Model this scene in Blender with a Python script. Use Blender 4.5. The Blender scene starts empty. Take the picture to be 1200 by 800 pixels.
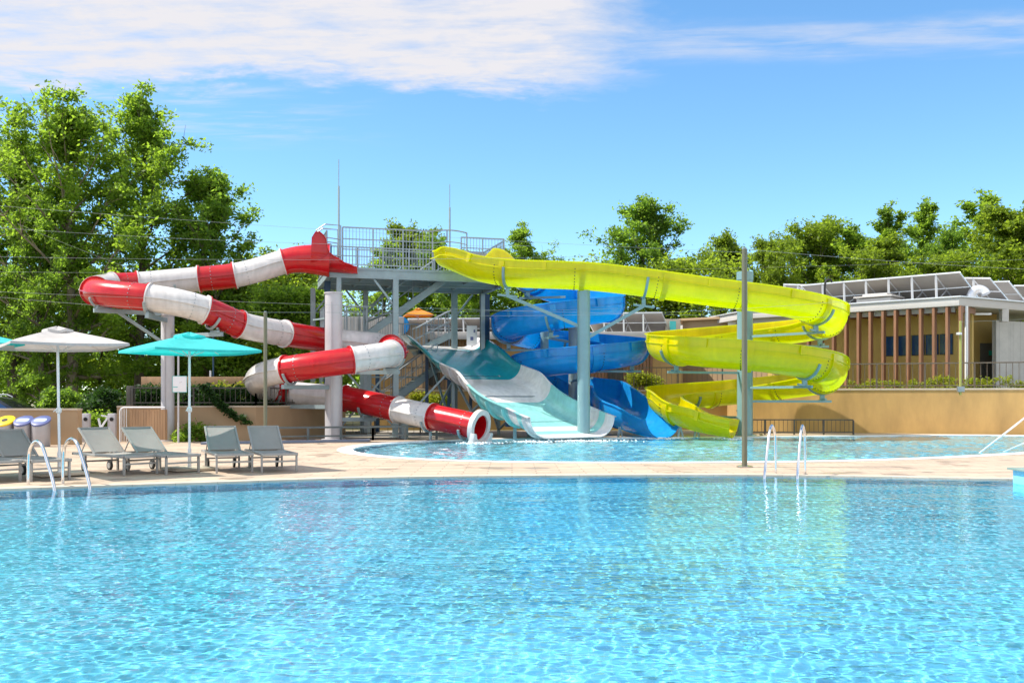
import bpy, bmesh, math, random
import numpy as np
from mathutils import Vector, Matrix

S = bpy.context.scene
COL = S.collection
R_ = math.radians
F, CH, HY = 1167.0, 1.36, 467.0          # focal length in photo pixels, eye height, horizon row
random.seed(7)


def P(px, py, Y):
    return Vector(((px - 600) * Y / F, Y, CH + (HY - py) * Y / F))


def GX(px, Y):
    return (px - 600) * Y / F


# ------------------------------------------------------------------ objects
ORG = {}


def tag(o, label=None, cat=None, group=None, kind=None):
    if label: o['label'] = label
    if cat: o['category'] = cat
    if group: o['group'] = group
    if kind: o['kind'] = kind
    return o


def thing(name, label, cat, loc=(0, 0, 0), rz=0.0, group=None):
    o = bpy.data.objects.new(name, None)
    o.empty_display_size = .2
    COL.objects.link(o)
    o.location = loc
    o.rotation_euler = (0, 0, rz)
    ORG[o.name] = Vector(loc) if rz == 0 else Vector((0, 0, 0))
    return tag(o, label, cat, group)


def link_mesh(name, me, parent=None, loc=None):
    o = bpy.data.objects.new(name, me)
    COL.objects.link(o)
    if parent is not None:
        o.parent = parent
        ORG[o.name] = ORG.get(parent.name, Vector())
    else:
        o.location = loc or (0, 0, 0)
        ORG[o.name] = Vector(loc or (0, 0, 0))
    return o


def copy_tree(o, parent=None, mats=None):
    c = o.copy()
    COL.objects.link(c)
    if parent is not None:
        c.parent = parent
    for ch in list(o.children):
        copy_tree(ch, c)
    return c


class MB:
    def __init__(self):
        self.v, self.f = [], []
        self.mark, self.mat2 = None, None

    def second(self, mat):
        self.mark, self.mat2 = len(self.f), mat

    def add(self, vs, fs):
        b = len(self.v)
        self.v += [tuple(x) for x in vs]
        self.f += [tuple(i + b for i in f) for f in fs]
        return self

    def box(self, c, s, rz=0.0, M=None):
        cx, cy, cz = c
        hx, hy, hz = s[0] / 2, s[1] / 2, s[2] / 2
        ca, sa = math.cos(rz), math.sin(rz)
        vs = []
        for z in (-hz, hz):
            for x, y in ((-hx, -hy), (hx, -hy), (hx, hy), (-hx, hy)):
                vs.append((cx + x * ca - y * sa, cy + x * sa + y * ca, cz + z))
        return self.add(vs, [(3, 2, 1, 0), (4, 5, 6, 7), (0, 1, 5, 4), (1, 2, 6, 5), (2, 3, 7, 6), (3, 0, 4, 7)])

    def bar(self, a, b, w, h=None, up=Vector((0, 0, 1))):
        a, b = Vector(a), Vector(b)
        h = h or w
        t = (b - a).normalized()
        if abs(t.dot(up)) > .98: up = Vector((0, 1, 0))
        r = t.cross(up).normalized()
        u = r.cross(t).normalized()
        vs = []
        for p in (a, b):
            for x, y in ((-w / 2, -h / 2), (w / 2, -h / 2), (w / 2, h / 2), (-w / 2, h / 2)):
                vs.append(p + r * x + u * y)
        return self.add(vs, [(0, 1, 2, 3), (7, 6, 5, 4), (0, 4, 5, 1), (1, 5, 6, 2), (2, 6, 7, 3), (3, 7, 4, 0)])

    def tube(self, pts, r, n=8, caps=True):
        pts = [Vector(p) for p in pts]
        m = len(pts)
        rs = r if isinstance(r, (list, tuple)) else [r] * m
        T = []
        for i in range(m):
            t = pts[min(i + 1, m - 1)] - pts[max(i - 1, 0)]
            T.append(t.normalized())
        up = Vector((0, 0, 1)) if abs(T[0].z) < .9 else Vector((1, 0, 0))
        N = (up - T[0] * up.dot(T[0])).normalized()
        vs = []
        for i in range(m):
            N = (N - T[i] * N.dot(T[i])).normalized()
            B = T[i].cross(N)
            for k in range(n):
                a = 2 * math.pi * k / n
                vs.append(pts[i] + (N * math.cos(a) + B * math.sin(a)) * rs[i])
        fs = []
        for i in range(m - 1):
            for k in range(n):
                k2 = (k + 1) % n
                fs.append((i * n + k, i * n + k2, (i + 1) * n + k2, (i + 1) * n + k))
        if caps:
            fs.append(tuple(reversed(range(n))))
            fs.append(tuple((m - 1) * n + k for k in range(n)))
        return self.add(vs, fs)

    def prism(self, poly, z0, z1):
        n = len(poly)
        vs = [(x, y, z0) for x, y in poly] + [(x, y, z1) for x, y in poly]
        fs = [tuple(reversed(range(n))), tuple(range(n, 2 * n))]
        for i in range(n):
            j = (i + 1) % n
            fs.append((i, j, n + j, n + i))
        return self.add(vs, fs)

    def lathe(self, c, prof, n=24):
        m = len(prof)
        vs = []
        for r, z in prof:
            for k in range(n):
                a = 2 * math.pi * k / n
                vs.append((c[0] + r * math.cos(a), c[1] + r * math.sin(a), c[2] + z))
        fs = []
        for i in range(m - 1):
            for k in range(n):
                k2 = (k + 1) % n
                fs.append((i * n + k, i * n + k2, (i + 1) * n + k2, (i + 1) * n + k))
        fs.append(tuple(reversed(range(n))))
        fs.append(tuple((m - 1) * n + k for k in range(n)))
        return self.add(vs, fs)

    def rings(self, rings, cap=True, closed=True):
        """bridge a list of equally long vertex rings"""
        n = len(rings[0])
        vs = [p for r in rings for p in r]
        fs = []
        for i in range(len(rings) - 1):
            for k in range(n if closed else n - 1):
                k2 = (k + 1) % n
                fs.append((i * n + k, (i + 1) * n + k, (i + 1) * n + k2, i * n + k2))
        if cap and closed:
            fs.append(tuple(range(n)))
            fs.append(tuple(reversed(range((len(rings) - 1) * n, len(rings) * n))))
        return self.add(vs, fs)

    def build(self, name, mat, parent=None, loc=None, bevel=0.0, smooth=35, tri_caps=False):
        me = bpy.data.meshes.new(name)
        o = Vector(loc) if loc is not None else (ORG.get(parent.name, Vector()) if parent is not None else Vector())
        me.from_pydata([(x - o.x, y - o.y, z - o.z) for x, y, z in self.v], [], self.f)
        if self.mark is not None:
            me.materials.append(mat); me.materials.append(self.mat2); mat = None
            me.polygons.foreach_set('material_index', [0] * self.mark + [1] * (len(self.f) - self.mark))
        bm = bmesh.new()
        bm.from_mesh(me)
        bmesh.ops.recalc_face_normals(bm, faces=bm.faces)
        if bevel:
            es = [e for e in bm.edges if len(e.link_faces) == 2 and e.calc_face_angle(0) > .6]
            bmesh.ops.bevel(bm, geom=es, offset=bevel, segments=2, profile=.6, affect='EDGES')
        bm.to_mesh(me)
        bm.free()
        if smooth:
            me.polygons.foreach_set('use_smooth', [True] * len(me.polygons))
            me.set_sharp_from_angle(angle=R_(smooth))
        if mat is not None: me.materials.append(mat)
        return link_mesh(name, me, parent, loc)


# ------------------------------------------------------------------ materials
def N(nt, t, **kw):
    n = nt.nodes.new(t)
    for k, v in kw.items(): setattr(n, k, v)
    return n


def base_mat(name):
    m = bpy.data.materials.new(name)
    m.use_nodes = True
    return m, m.node_tree, m.node_tree.nodes['Principled BSDF']


def pm(name, col, rough=.5, metal=0.0, var=.12, scale=2.0, bump=0.0, bscale=30.0, coat=0.0, rvar=.12, streak=0.0):
    m, nt, b = base_mat(name)
    L = nt.links.new
    tc = N(nt, 'ShaderNodeTexCoord')
    no = N(nt, 'ShaderNodeTexNoise')
    no.inputs['Scale'].default_value = scale
    no.inputs['Detail'].default_value = 6
    no.inputs['Roughness'].default_value = .65
    if streak:
        mp = N(nt, 'ShaderNodeMapping')
        mp.inputs['Scale'].default_value = (1, 1, streak)
        L(tc.outputs['Object'], mp.inputs[0]); L(mp.outputs[0], no.inputs['Vector'])
    else:
        L(tc.outputs['Object'], no.inputs['Vector'])
    mr = N(nt, 'ShaderNodeMapRange')
    mr.inputs[1].default_value = .3; mr.inputs[2].default_value = .7
    mr.inputs[3].default_value = 1 - var; mr.inputs[4].default_value = 1 + var
    L(no.outputs['Fac'], mr.inputs[0])
    mx = N(nt, 'ShaderNodeMix', data_type='RGBA', blend_type='MULTIPLY')
    mx.inputs[0].default_value = 1
    mx.inputs[6].default_value = (*col, 1)
    L(mr.outputs[0], mx.inputs[7])
    L(mx.outputs[2], b.inputs['Base Color'])
    rr = N(nt, 'ShaderNodeMapRange')
    rr.inputs[3].default_value = max(.02, rough - rvar); rr.inputs[4].default_value = min(1, rough + rvar)
    L(no.outputs['Fac'], rr.inputs[0]); L(rr.outputs[0], b.inputs['Roughness'])
    b.inputs['Metallic'].default_value = metal
    b.inputs['Coat Weight'].default_value = coat
    b.inputs['Coat Roughness'].default_value = .08
    if bump:
        n2 = N(nt, 'ShaderNodeTexNoise')
        n2.inputs['Scale'].default_value = bscale
        n2.inputs['Detail'].default_value = 4
        L(tc.outputs['Object'], n2.inputs['Vector'])
        bp = N(nt, 'ShaderNodeBump')
        bp.inputs['Strength'].default_value = bump
        bp.inputs['Distance'].default_value = .02
        L(n2.outputs['Fac'], bp.inputs['Height']); L(bp.outputs[0], b.inputs['Normal'])
    return m


def fibre(name, col, tcol, tw, rough=.25, var=.1, coat=.4):
    """glass-fibre laminate: glossy gel coat that lets some sun through"""
    m = pm(name, col, rough, 0, var, 1.4, .05, 9.0, coat, .08)
    nt = m.node_tree
    b = nt.nodes['Principled BSDF']
    lk = b.inputs['Base Color'].links[0]
    src = lk.from_socket
    oi = N(nt, 'ShaderNodeObjectInfo')
    mr = N(nt, 'ShaderNodeMapRange'); mr.inputs[3].default_value = .88; mr.inputs[4].default_value = 1.06
    nt.links.new(oi.outputs['Random'], mr.inputs[0])
    mm = N(nt, 'ShaderNodeMix', data_type='RGBA', blend_type='MULTIPLY'); mm.inputs[0].default_value = 1
    nt.links.new(src, mm.inputs[6]); nt.links.new(mr.outputs[0], mm.inputs[7])
    # water marks running down the laminate
    tcx = N(nt, 'ShaderNodeTexCoord'); mpx = N(nt, 'ShaderNodeMapping'); mpx.inputs['Scale'].default_value = (7, 7, .5)
    nx_ = N(nt, 'ShaderNodeTexNoise'); nx_.inputs['Scale'].default_value = 1.0; nx_.inputs['Detail'].default_value = 5
    nt.links.new(tcx.outputs['Object'], mpx.inputs[0]); nt.links.new(mpx.outputs[0], nx_.inputs['Vector'])
    mrx = N(nt, 'ShaderNodeMapRange'); mrx.inputs[1].default_value = .35; mrx.inputs[2].default_value = .62; mrx.inputs[3].default_value = .86; mrx.inputs[4].default_value = 1.0
    nt.links.new(nx_.outputs['Fac'], mrx.inputs[0])
    m3 = N(nt, 'ShaderNodeMix', data_type='RGBA', blend_type='MULTIPLY'); m3.inputs[0].default_value = 1
    nt.links.new(mm.outputs[2], m3.inputs[6]); nt.links.new(mrx.outputs[0], m3.inputs[7])
    nt.links.new(m3.outputs[2], b.inputs['Base Color'])
    t = N(nt, 'ShaderNodeBsdfTranslucent')
    t.inputs[0].default_value = (*tcol, 1)
    ms = N(nt, 'ShaderNodeMixShader')
    ms.inputs[0].default_value = tw
    out = nt.nodes['Material Output']
    nt.links.new(b.outputs[0], ms.inputs[1]); nt.links.new(t.outputs[0], ms.inputs[2])
    nt.links.new(ms.outputs[0], out.inputs[0])
    return m


def leaf_mat(name, c0, c1, tcol, tw=.45):
    m, nt, b = base_mat(name)
    L = nt.links.new
    g = N(nt, 'ShaderNodeNewGeometry')
    tc = N(nt, 'ShaderNodeTexCoord')
    no = N(nt, 'ShaderNodeTexNoise'); no.inputs['Scale'].default_value = .45; no.inputs['Detail'].default_value = 3
    L(tc.outputs['Object'], no.inputs['Vector'])
    ad = N(nt, 'ShaderNodeMath', operation='MULTIPLY_ADD')
    ad.inputs[1].default_value = .55; L(g.outputs['Random Per Island'], ad.inputs[0])
    mr = N(nt, 'ShaderNodeMapRange'); mr.inputs[1].default_value = .35; mr.inputs[2].default_value = .68
    mr.inputs[3].default_value = 0; mr.inputs[4].default_value = .5
    L(no.outputs['Fac'], mr.inputs[0]); L(mr.outputs[0], ad.inputs[2])
    mx = N(nt, 'ShaderNodeMix', data_type='RGBA')
    mx.inputs[6].default_value = (*c0, 1); mx.inputs[7].default_value = (*c1, 1)
    L(ad.outputs[0], mx.inputs[0])
    L(mx.outputs[2], b.inputs['Base Color'])
    b.inputs['Roughness'].default_value = .55
    b.inputs['Specular IOR Level'].default_value = .25
    t = N(nt, 'ShaderNodeBsdfTranslucent')
    m2 = N(nt, 'ShaderNodeMix', data_type='RGBA', blend_type='MULTIPLY'); m2.inputs[0].default_value = 1
    mr2 = N(nt, 'ShaderNodeMapRange'); mr2.inputs[3].default_value = .55; mr2.inputs[4].default_value = 1.25
    L(ad.outputs[0], mr2.inputs[0])
    m2.inputs[6].default_value = (*tcol, 1); L(mr2.outputs[0], m2.inputs[7])
    L(m2.outputs[2], t.inputs[0])
    ms = N(nt, 'ShaderNodeMixShader'); ms.inputs[0].default_value = tw
    L(b.outputs[0], ms.inputs[1]); L(t.outputs[0], ms.inputs[2])
    L(ms.outputs[0], nt.nodes['Material Output'].inputs[0])
    return m


def brick_mat(name, c0, c1, mortar, bw, bh, ms=.012, rough=.6, off=.5, bump=.25, nvar=.25, nscale=1.5, streak=None, sw=(1, 1, 1), msmooth=.1):
    m, nt, b = base_mat(name)
    L = nt.links.new
    tc = N(nt, 'ShaderNodeTexCoord')
    br = N(nt, 'ShaderNodeTexBrick')
    br.offset = off
    br.inputs['Color1'].default_value = (*c0, 1); br.inputs['Color2'].default_value = (*c1, 1)
    br.inputs['Mortar'].default_value = (*mortar, 1)
    br.inputs['Scale'].default_value = 1
    br.inputs['Mortar Size'].default_value = ms
    br.inputs['Mortar Smooth'].default_value = msmooth
    br.inputs['Brick Width'].default_value = bw; br.inputs['Row Height'].default_value = bh
    L(tc.outputs['Object'], br.inputs['Vector'])
    no = N(nt, 'ShaderNodeTexNoise'); no.inputs['Scale'].default_value = nscale; no.inputs['Detail'].default_value = 8
    no.inputs['Roughness'].default_value = .7
    if streak:
        mp = N(nt, 'ShaderNodeMapping'); mp.inputs['Scale'].default_value = streak
        L(tc.outputs['Object'], mp.inputs[0]); L(mp.outputs[0], no.inputs['Vector'])
    else:
        L(tc.outputs['Object'], no.inputs['Vector'])
    mr = N(nt, 'ShaderNodeMapRange'); mr.inputs[1].default_value = .3; mr.inputs[2].default_value = .7
    mr.inputs[3].default_value = 1 - nvar; mr.inputs[4].default_value = 1 + nvar
    L(no.outputs['Fac'], mr.inputs[0])
    mx = N(nt, 'ShaderNodeMix', data_type='RGBA', blend_type='MULTIPLY'); mx.inputs[0].default_value = 1
    L(br.outputs['Color'], mx.inputs[6]); L(mr.outputs[0], mx.inputs[7])
    L(mx.outputs[2], b.inputs['Base Color'])
    b.inputs['Roughness'].default_value = rough
    if bump:
        bp = N(nt, 'ShaderNodeBump'); bp.inputs['Strength'].default_value = bump; bp.inputs['Distance'].default_value = .004
        iv = N(nt, 'ShaderNodeMath', operation='SUBTRACT'); iv.inputs[0].default_value = 1
        L(br.outputs['Fac'], iv.inputs[1]); L(iv.outputs[0], bp.inputs['Height'])
        L(bp.outputs[0], b.inputs['Normal'])
    return m


M = {}
M['deck'] = brick_mat('deck_stone', (.49, .38, .285), (.42, .325, .24), (.26, .195, .14), .9, .3, .012, .62, .5, .15, .28, 1.0, (.5, 2.2, 1))
M['coping'] = brick_mat('coping_stone', (.58, .475, .375), (.53, .435, .34), (.40, .33, .26), .6, 9.0, .006, .55, 0, .1, .16, 2.5)
_m = M['deck']; _nt = _m.node_tree; _b = _nt.nodes['Principled BSDF']
_tc = N(_nt, 'ShaderNodeTexCoord'); _n = N(_nt, 'ShaderNodeTexNoise'); _n.inputs['Scale'].default_value = .8; _n.inputs['Detail'].default_value = 7; _n.inputs['Roughness'].default_value = .6
_nt.links.new(_tc.outputs['Object'], _n.inputs['Vector'])
_mr = N(_nt, 'ShaderNodeMapRange'); _mr.inputs[1].default_value = .57; _mr.inputs[2].default_value = .62; _mr.inputs[3].default_value = 1.0; _mr.inputs[4].default_value = .76
_nt.links.new(_n.outputs['Fac'], _mr.inputs[0])
_mx = N(_nt, 'ShaderNodeMix', data_type='RGBA', blend_type='MULTIPLY'); _mx.inputs[0].default_value = 1
_nt.links.new(_b.inputs['Base Color'].links[0].from_socket, _mx.inputs[6]); _nt.links.new(_mr.outputs[0], _mx.inputs[7]); _nt.links.new(_mx.outputs[2], _b.inputs['Base Color'])
_mr2 = N(_nt, 'ShaderNodeMapRange'); _mr2.inputs[1].default_value = .76; _mr2.inputs[2].default_value = 1.0; _mr2.inputs[3].default_value = .3; _mr2.inputs[4].default_value = .62
_nt.links.new(_mr.outputs[0], _mr2.inputs[0]); _nt.links.new(_mr2.outputs[0], _b.inputs['Roughness'])
M['whitecoping'] = pm('white_coping', (.80, .79, .76), .45, 0, .08, 3, .05, 40)
M['tile'] = brick_mat('pool_mosaic', (.12, .58, .845), (.155, .64, .88), (.23, .68, .88), .05, .05, .004, .35, 0, 0, .06, .5)
M['kidtile'] = brick_mat('kids_pool_mosaic', (.18, .66, .88), (.24, .72, .90), (.4, .76, .88), .05, .05, .004, .35, 0, 0, .06, .5)
M['ground'] = pm('earth', (.16, .15, .075), .9, 0, .4, .6, .4, 6)
M['gravel'] = pm('gravel', (.30, .27, .23), .9, 0, .35, 9, .6, 40)
M['tan'] = pm('tan_render', (.46, .285, .105), .8, 0, .22, .9, .12, 60, streak=.35)
M['tan2'] = pm('pale_tan_render', (.38, .26, .15), .8, 0, .09, .9, .12, 60, streak=.4)
M['ochre'] = pm('ochre_facade', (.52, .36, .11), .8, 0, .07, 1.0, .1, 60)
M['cap'] = pm('wall_cap', (.50, .42, .32), .65, 0, .1, 3)
M['brown'] = pm('brown_timber', (.235, .112, .058), .55, 0, .25, 6, .1, 30, streak=.15)
M['brown2'] = pm('pale_timber', (.36, .22, .12), .6, 0, .25, 5, .1, 30, streak=.12)
M['fascia'] = pm('white_fascia', (.50, .475, .45), .5, 0, .07, 1.5)
M['white'] = pm('white_paint', (.78, .78, .77), .4, 0, .05, 2)
M['greywall'] = brick_mat('grey_tile', (.47, .46, .43), (.42, .41, .39), (.36, .35, .33), .6, .3, .01, .5, .5, .1, .1, 2)
M['darkdoor'] = pm('dark_recess', (.035, .033, .028), .5, 0, .1)
M['glass'] = pm('dark_glass', (.01, .05, .15), .10, 0, .3, 1.2, rvar=.03)
M['green'] = pm('green_sign', (.0, .30, .20), .4, 0, .03)
M['steel'] = pm('galvanised', (.30, .34, .36), .42, .75, .16, 3)
M['steelpaint'] = pm('painted_steel', (.27, .34, .36), .45, .15, .12, 2.5)
M['column'] = pm('grey_column', (.48, .47, .49), .42, .1, .07, 2)
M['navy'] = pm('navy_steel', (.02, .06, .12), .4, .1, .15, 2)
M['bluecol'] = pm('bluegrey_column', (.20, .33, .36), .35, .15, .08, 1.5)
M['stainless'] = pm('stainless', (.72, .72, .72), .12, 1.0, .05, 3, rvar=.05)
M['barrier'] = pm('grey_barrier', (.12, .14, .14), .5, .2, .2, 4)
M['step'] = pm('blue_grey_edge', (.17, .20, .27), .6, 0, .1)
M['darkrail'] = pm('dark_railing', (.07, .065, .055), .5, .2, .2, 4)
M['brownrail'] = pm('bronze_railing', (.14, .11, .08), .5, .3, .2, 4)
M['panelback'] = pm('solar_backsheet', (.32, .295, .275), .55, 0, .06, 2)
M['panelface'] = pm('solar_face', (.01, .012, .03), .12, 0, .2, 3)
M['alu'] = pm('aluminium', (.72, .73, .75), .38, .5, .06, 3)
M['black'] = pm('black_plastic', (.015, .015, .017), .5, 0, .2)
M['sling'] = pm('grey_sling', (.275, .262, .245), .75, 0, .07, 4, .15, 220)
M['loungeframe'] = pm('taupe_frame', (.33, .32, .30), .4, .2, .06, 4)
M['bin'] = pm('bin_metal', (.36, .35, .37), .42, .4, .08, 3)
M['yellowlid'] = pm('yellow_lid', (.82, .55, .01), .4, 0, .06)
M['bluelid'] = pm('blue_lid', (.10, .12, .28), .4, 0, .06)
M['slot'] = pm('pale_slot', (.36, .44, .60), .4, 0, .06)
M['carpaint'] = pm('car_black', (.012, .015, .022), .18, .2, .1, 2, coat=.8)
M['rubber'] = pm('rubber', (.02, .02, .02), .8, 0, .2)
M['signwhite'] = pm('sign_white', (.74, .74, .77), .4, 0, .04)
M['teal_line'] = pm('teal_print', (.05, .45, .43), .4, 0, .04)
M['wire'] = pm('cable', (.30, .33, .33), .4, .3, .05)
M['bark'] = pm('bark', (.10, .082, .06), .9, 0, .4, 5, .8, 14, streak=.25)
M['palebark'] = pm('pale_bark', (.21, .18, .13), .9, 0, .35, 5, .8, 14, streak=.3)
M['red'] = fibre('red_laminate', (.60, .007, .013), (.85, .01, .01), .25)
M['tubewhite'] = fibre('white_laminate', (.71, .69, .685), (.8, .75, .66), .15)
M['yellow'] = fibre('yellow_laminate', (.92, .66, .004), (.77, .975, .008), .52, .22)
M['blue'] = fibre('blue_laminate', (.02, .37, .80), (.02, .62, .94), .44, .18)
M['teal'] = fibre('teal_laminate', (.02, .43, .52), (.02, .5, .5), .12, .22)
M['mint'] = fibre('mint_laminate', (.36, .80, .78), (.3, .7, .65), .15, .2)
M['lilac'] = fibre('pale_laminate', (.86, .84, .84), (.75, .72, .7), .12, .22)
M['aqua_cloth'] = fibre('aqua_canvas', (.09, .62, .64), (.10, .86, .84), .5, .85, .05, 0)
M['white_cloth'] = fibre('white_canvas', (.67, .65, .64), (.66, .64, .62), .42, .85, .05, 0)
M['orange_cloth'] = fibre('orange_canvas', (.75, .32, .04), (.8, .4, .05), .4, .85, .1, 0)
M['blue_cloth'] = fibre('blue_canvas', (.01, .13, .45), (.01, .2, .6), .35, .7, .1, 0)
M['foam'] = pm('foam', (.8, .83, .85), .6, 0, .1, 8, .6, 40)
M['leafA'] = leaf_mat('leaf_oak', (.085, .17, .026), (.14, .21, .03), (.42, .64, .05), .56)
M['leafB'] = leaf_mat('leaf_dark', (.075, .155, .026), (.12, .19, .03), (.36, .58, .05), .55)
M['leafC'] = leaf_mat('leaf_yellowgreen', (.085, .14, .015), (.14, .19, .02), (.42, .58, .04), .54)
M['leafH'] = leaf_mat('leaf_hedge', (.012, .04, .012), (.035, .08, .018), (.08, .2, .02), .32)
M['leafY'] = leaf_mat('leaf_shrub', (.14, .2, .015), (.26, .30, .02), (.5, .55, .03), .45)


# ------------------------------------------------------------------ world, sun, camera
SUN_EL, SUN_AZ = 54.0, -93.0      # azimuth measured from +Y towards +X
d = Vector((math.sin(R_(SUN_AZ)) * math.cos(R_(SUN_EL)), math.cos(R_(SUN_AZ)) * math.cos(R_(SUN_EL)), math.sin(R_(SUN_EL))))
sl = bpy.data.lights.new('sun', 'SUN')
sl.energy = 3.7; sl.angle = R_(.53); sl.color = (1, .94, .84)
sl.cycles.is_caustics_light = True
so = bpy.data.objects.new('sun', sl)
COL.objects.link(so)
so.rotation_euler = d.to_track_quat('Z', 'Y').to_euler()

W = bpy.data.worlds.new('World')
S.world = W
W.use_nodes = True
nt = W.node_tree
L = nt.links.new
bg = nt.nodes['Background']
sky = N(nt, 'ShaderNodeTexSky', sky_type='NISHITA')
sky.sun_disc = False
sky.sun_elevation = R_(SUN_EL); sky.sun_rotation = R_(SUN_AZ)
sky.altitude = 2200; sky.air_density = 1.0; sky.dust_density = .0; sky.ozone_density = 3.0
hs = N(nt, 'ShaderNodeHueSaturation')
hs.inputs['Saturation'].default_value = 1.12
hs.inputs['Hue'].default_value = .491
hs.inputs['Value'].default_value = 1.0
L(sky.outputs[0], hs.inputs['Color'])


def mth(op, a, b=None, c=None, clamp=False):
    n = N(nt, 'ShaderNodeMath', operation=op); n.use_clamp = clamp
    for i, x in enumerate((a, b, c)):
        if x is None: continue
        if isinstance(x, (int, float)): n.inputs[i].default_value = x
        else: L(x, n.inputs[i])
    return n.outputs[0]


def sstep(x, a, b):
    n = N(nt, 'ShaderNodeMapRange', interpolation_type='SMOOTHSTEP')
    n.inputs[1].default_value = a; n.inputs[2].default_value = b
    L(x, n.inputs[0])
    return n.outputs[0]


tc = N(nt, 'ShaderNodeTexCoord')
sep = N(nt, 'ShaderNodeSeparateXYZ'); L(tc.outputs['Generated'], sep.inputs[0])
zz = mth('MAXIMUM', sep.outputs[2], .03)
u = mth('DIVIDE', sep.outputs[0], zz)
v = mth('DIVIDE', sep.outputs[1], zz)
cmb = N(nt, 'ShaderNodeCombineXYZ'); L(mth('MULTIPLY', u, .8), cmb.inputs[0]); L(mth('MULTIPLY', v, 1.0), cmb.inputs[1])


def noise(vec, sc, det, rough, dist=0.0):
    n = N(nt, 'ShaderNodeTexNoise')
    n.inputs['Scale'].default_value = sc; n.inputs['Detail'].default_value = det
    n.inputs['Roughness'].default_value = rough; n.inputs['Distortion'].default_value = dist
    L(vec, n.inputs['Vector'])
    return n.outputs['Fac']


n1 = noise(cmb.outputs[0], 2.3, 9, .62, .4)
n2 = noise(cmb.outputs[0], 9.0, 7, .65, .3)
# big bank: ahead to the left, lower edge near v = 3.05, ending towards the right
edge = mth('MULTIPLY_ADD', n1, .9, 2.62)
edge = mth('MULTIPLY_ADD', n2, .28, edge)
a1 = sstep(mth('SUBTRACT', edge, v), -.10, .22)
a1 = mth('MULTIPLY', a1, mth('SUBTRACT', 1, sstep(mth('MULTIPLY_ADD', n1, .9, u), .55, .95)))
# thin streak running on to the right
cm2 = N(nt, 'ShaderNodeCombineXYZ'); L(mth('MULTIPLY', u, .9), cm2.inputs[0]); L(mth('MULTIPLY_ADD', u, .25, mth('MULTIPLY', v, 3.2)), cm2.inputs[1])
n3 = noise(cm2.outputs[0], 3.0, 8, .6, .3)
vv = mth('MULTIPLY_ADD', n1, .25, mth('MULTIPLY_ADD', u, .10, v))
a2 = mth('MULTIPLY', sstep(vv, 2.78, 2.92), mth('SUBTRACT', 1, sstep(vv, 3.02, 3.22)))
a2 = mth('MULTIPLY', a2, sstep(u, .0, .45))
a2 = mth('MULTIPLY', a2, mth('MULTIPLY', sstep(n3, .25, .66), .42))
# faint wisps below the bank on the left
a3 = mth('MULTIPLY', sstep(v, 3.1, 3.3), mth('SUBTRACT', 1, sstep(v, 3.6, 4.1)))
a3 = mth('MULTIPLY', a3, mth('SUBTRACT', 1, sstep(u, -.9, -.35)))
a3 = mth('MULTIPLY', a3, mth('MULTIPLY', sstep(n3, .42, .72), .35))
al = mth('MAXIMUM', mth('MAXIMUM', a1, a2), a3)
al = mth('MULTIPLY', al, mth('MULTIPLY_ADD', n2, .95, mth('MULTIPLY_ADD', n3, 1.3, -.24)), clamp=True)
al = mth('MULTIPLY', al, sstep(v, .5, 1.6))
# unseen bright broken cloud, added overhead and behind the camera as fill light
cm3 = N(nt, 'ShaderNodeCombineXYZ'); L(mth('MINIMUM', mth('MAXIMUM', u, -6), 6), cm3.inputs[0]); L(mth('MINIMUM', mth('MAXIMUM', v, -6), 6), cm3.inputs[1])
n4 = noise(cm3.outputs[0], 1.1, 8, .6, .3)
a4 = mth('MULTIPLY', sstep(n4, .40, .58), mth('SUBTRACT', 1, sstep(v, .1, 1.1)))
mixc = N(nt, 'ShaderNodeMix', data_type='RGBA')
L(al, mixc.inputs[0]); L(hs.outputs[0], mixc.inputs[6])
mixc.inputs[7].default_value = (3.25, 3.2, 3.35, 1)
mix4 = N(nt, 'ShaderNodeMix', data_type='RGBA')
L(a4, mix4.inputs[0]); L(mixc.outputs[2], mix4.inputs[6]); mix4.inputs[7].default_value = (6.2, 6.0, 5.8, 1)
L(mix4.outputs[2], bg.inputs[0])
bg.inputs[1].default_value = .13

cam = bpy.data.cameras.new('camera')
cam.lens = 35.01; cam.sensor_width = 36; cam.shift_y = 67 / 1200
cam.clip_start = .05; cam.clip_end = 3000
co = bpy.data.objects.new('camera', cam)
COL.objects.link(co)
co.location = (0, 0, CH); co.rotation_euler = (math.pi / 2, 0, 0)
S.camera = co
vs_ = S.view_settings
vs_.view_transform = 'Standard'; vs_.look = 'None'; vs_.gamma = 1; vs_.use_curve_mapping = False
vs_.exposure = 1.03
S.cycles.use_denoising = True
S.cycles.max_bounces = 12; S.cycles.diffuse_bounces = 6; S.cycles.glossy_bounces = 4
S.cycles.transmission_bounces = 8; S.cycles.transparent_max_bounces = 8
S.cycles.sample_clamp_indirect = 8
S.cycles.caustics_refractive = True; S.cycles.caustics_reflective = False


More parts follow.
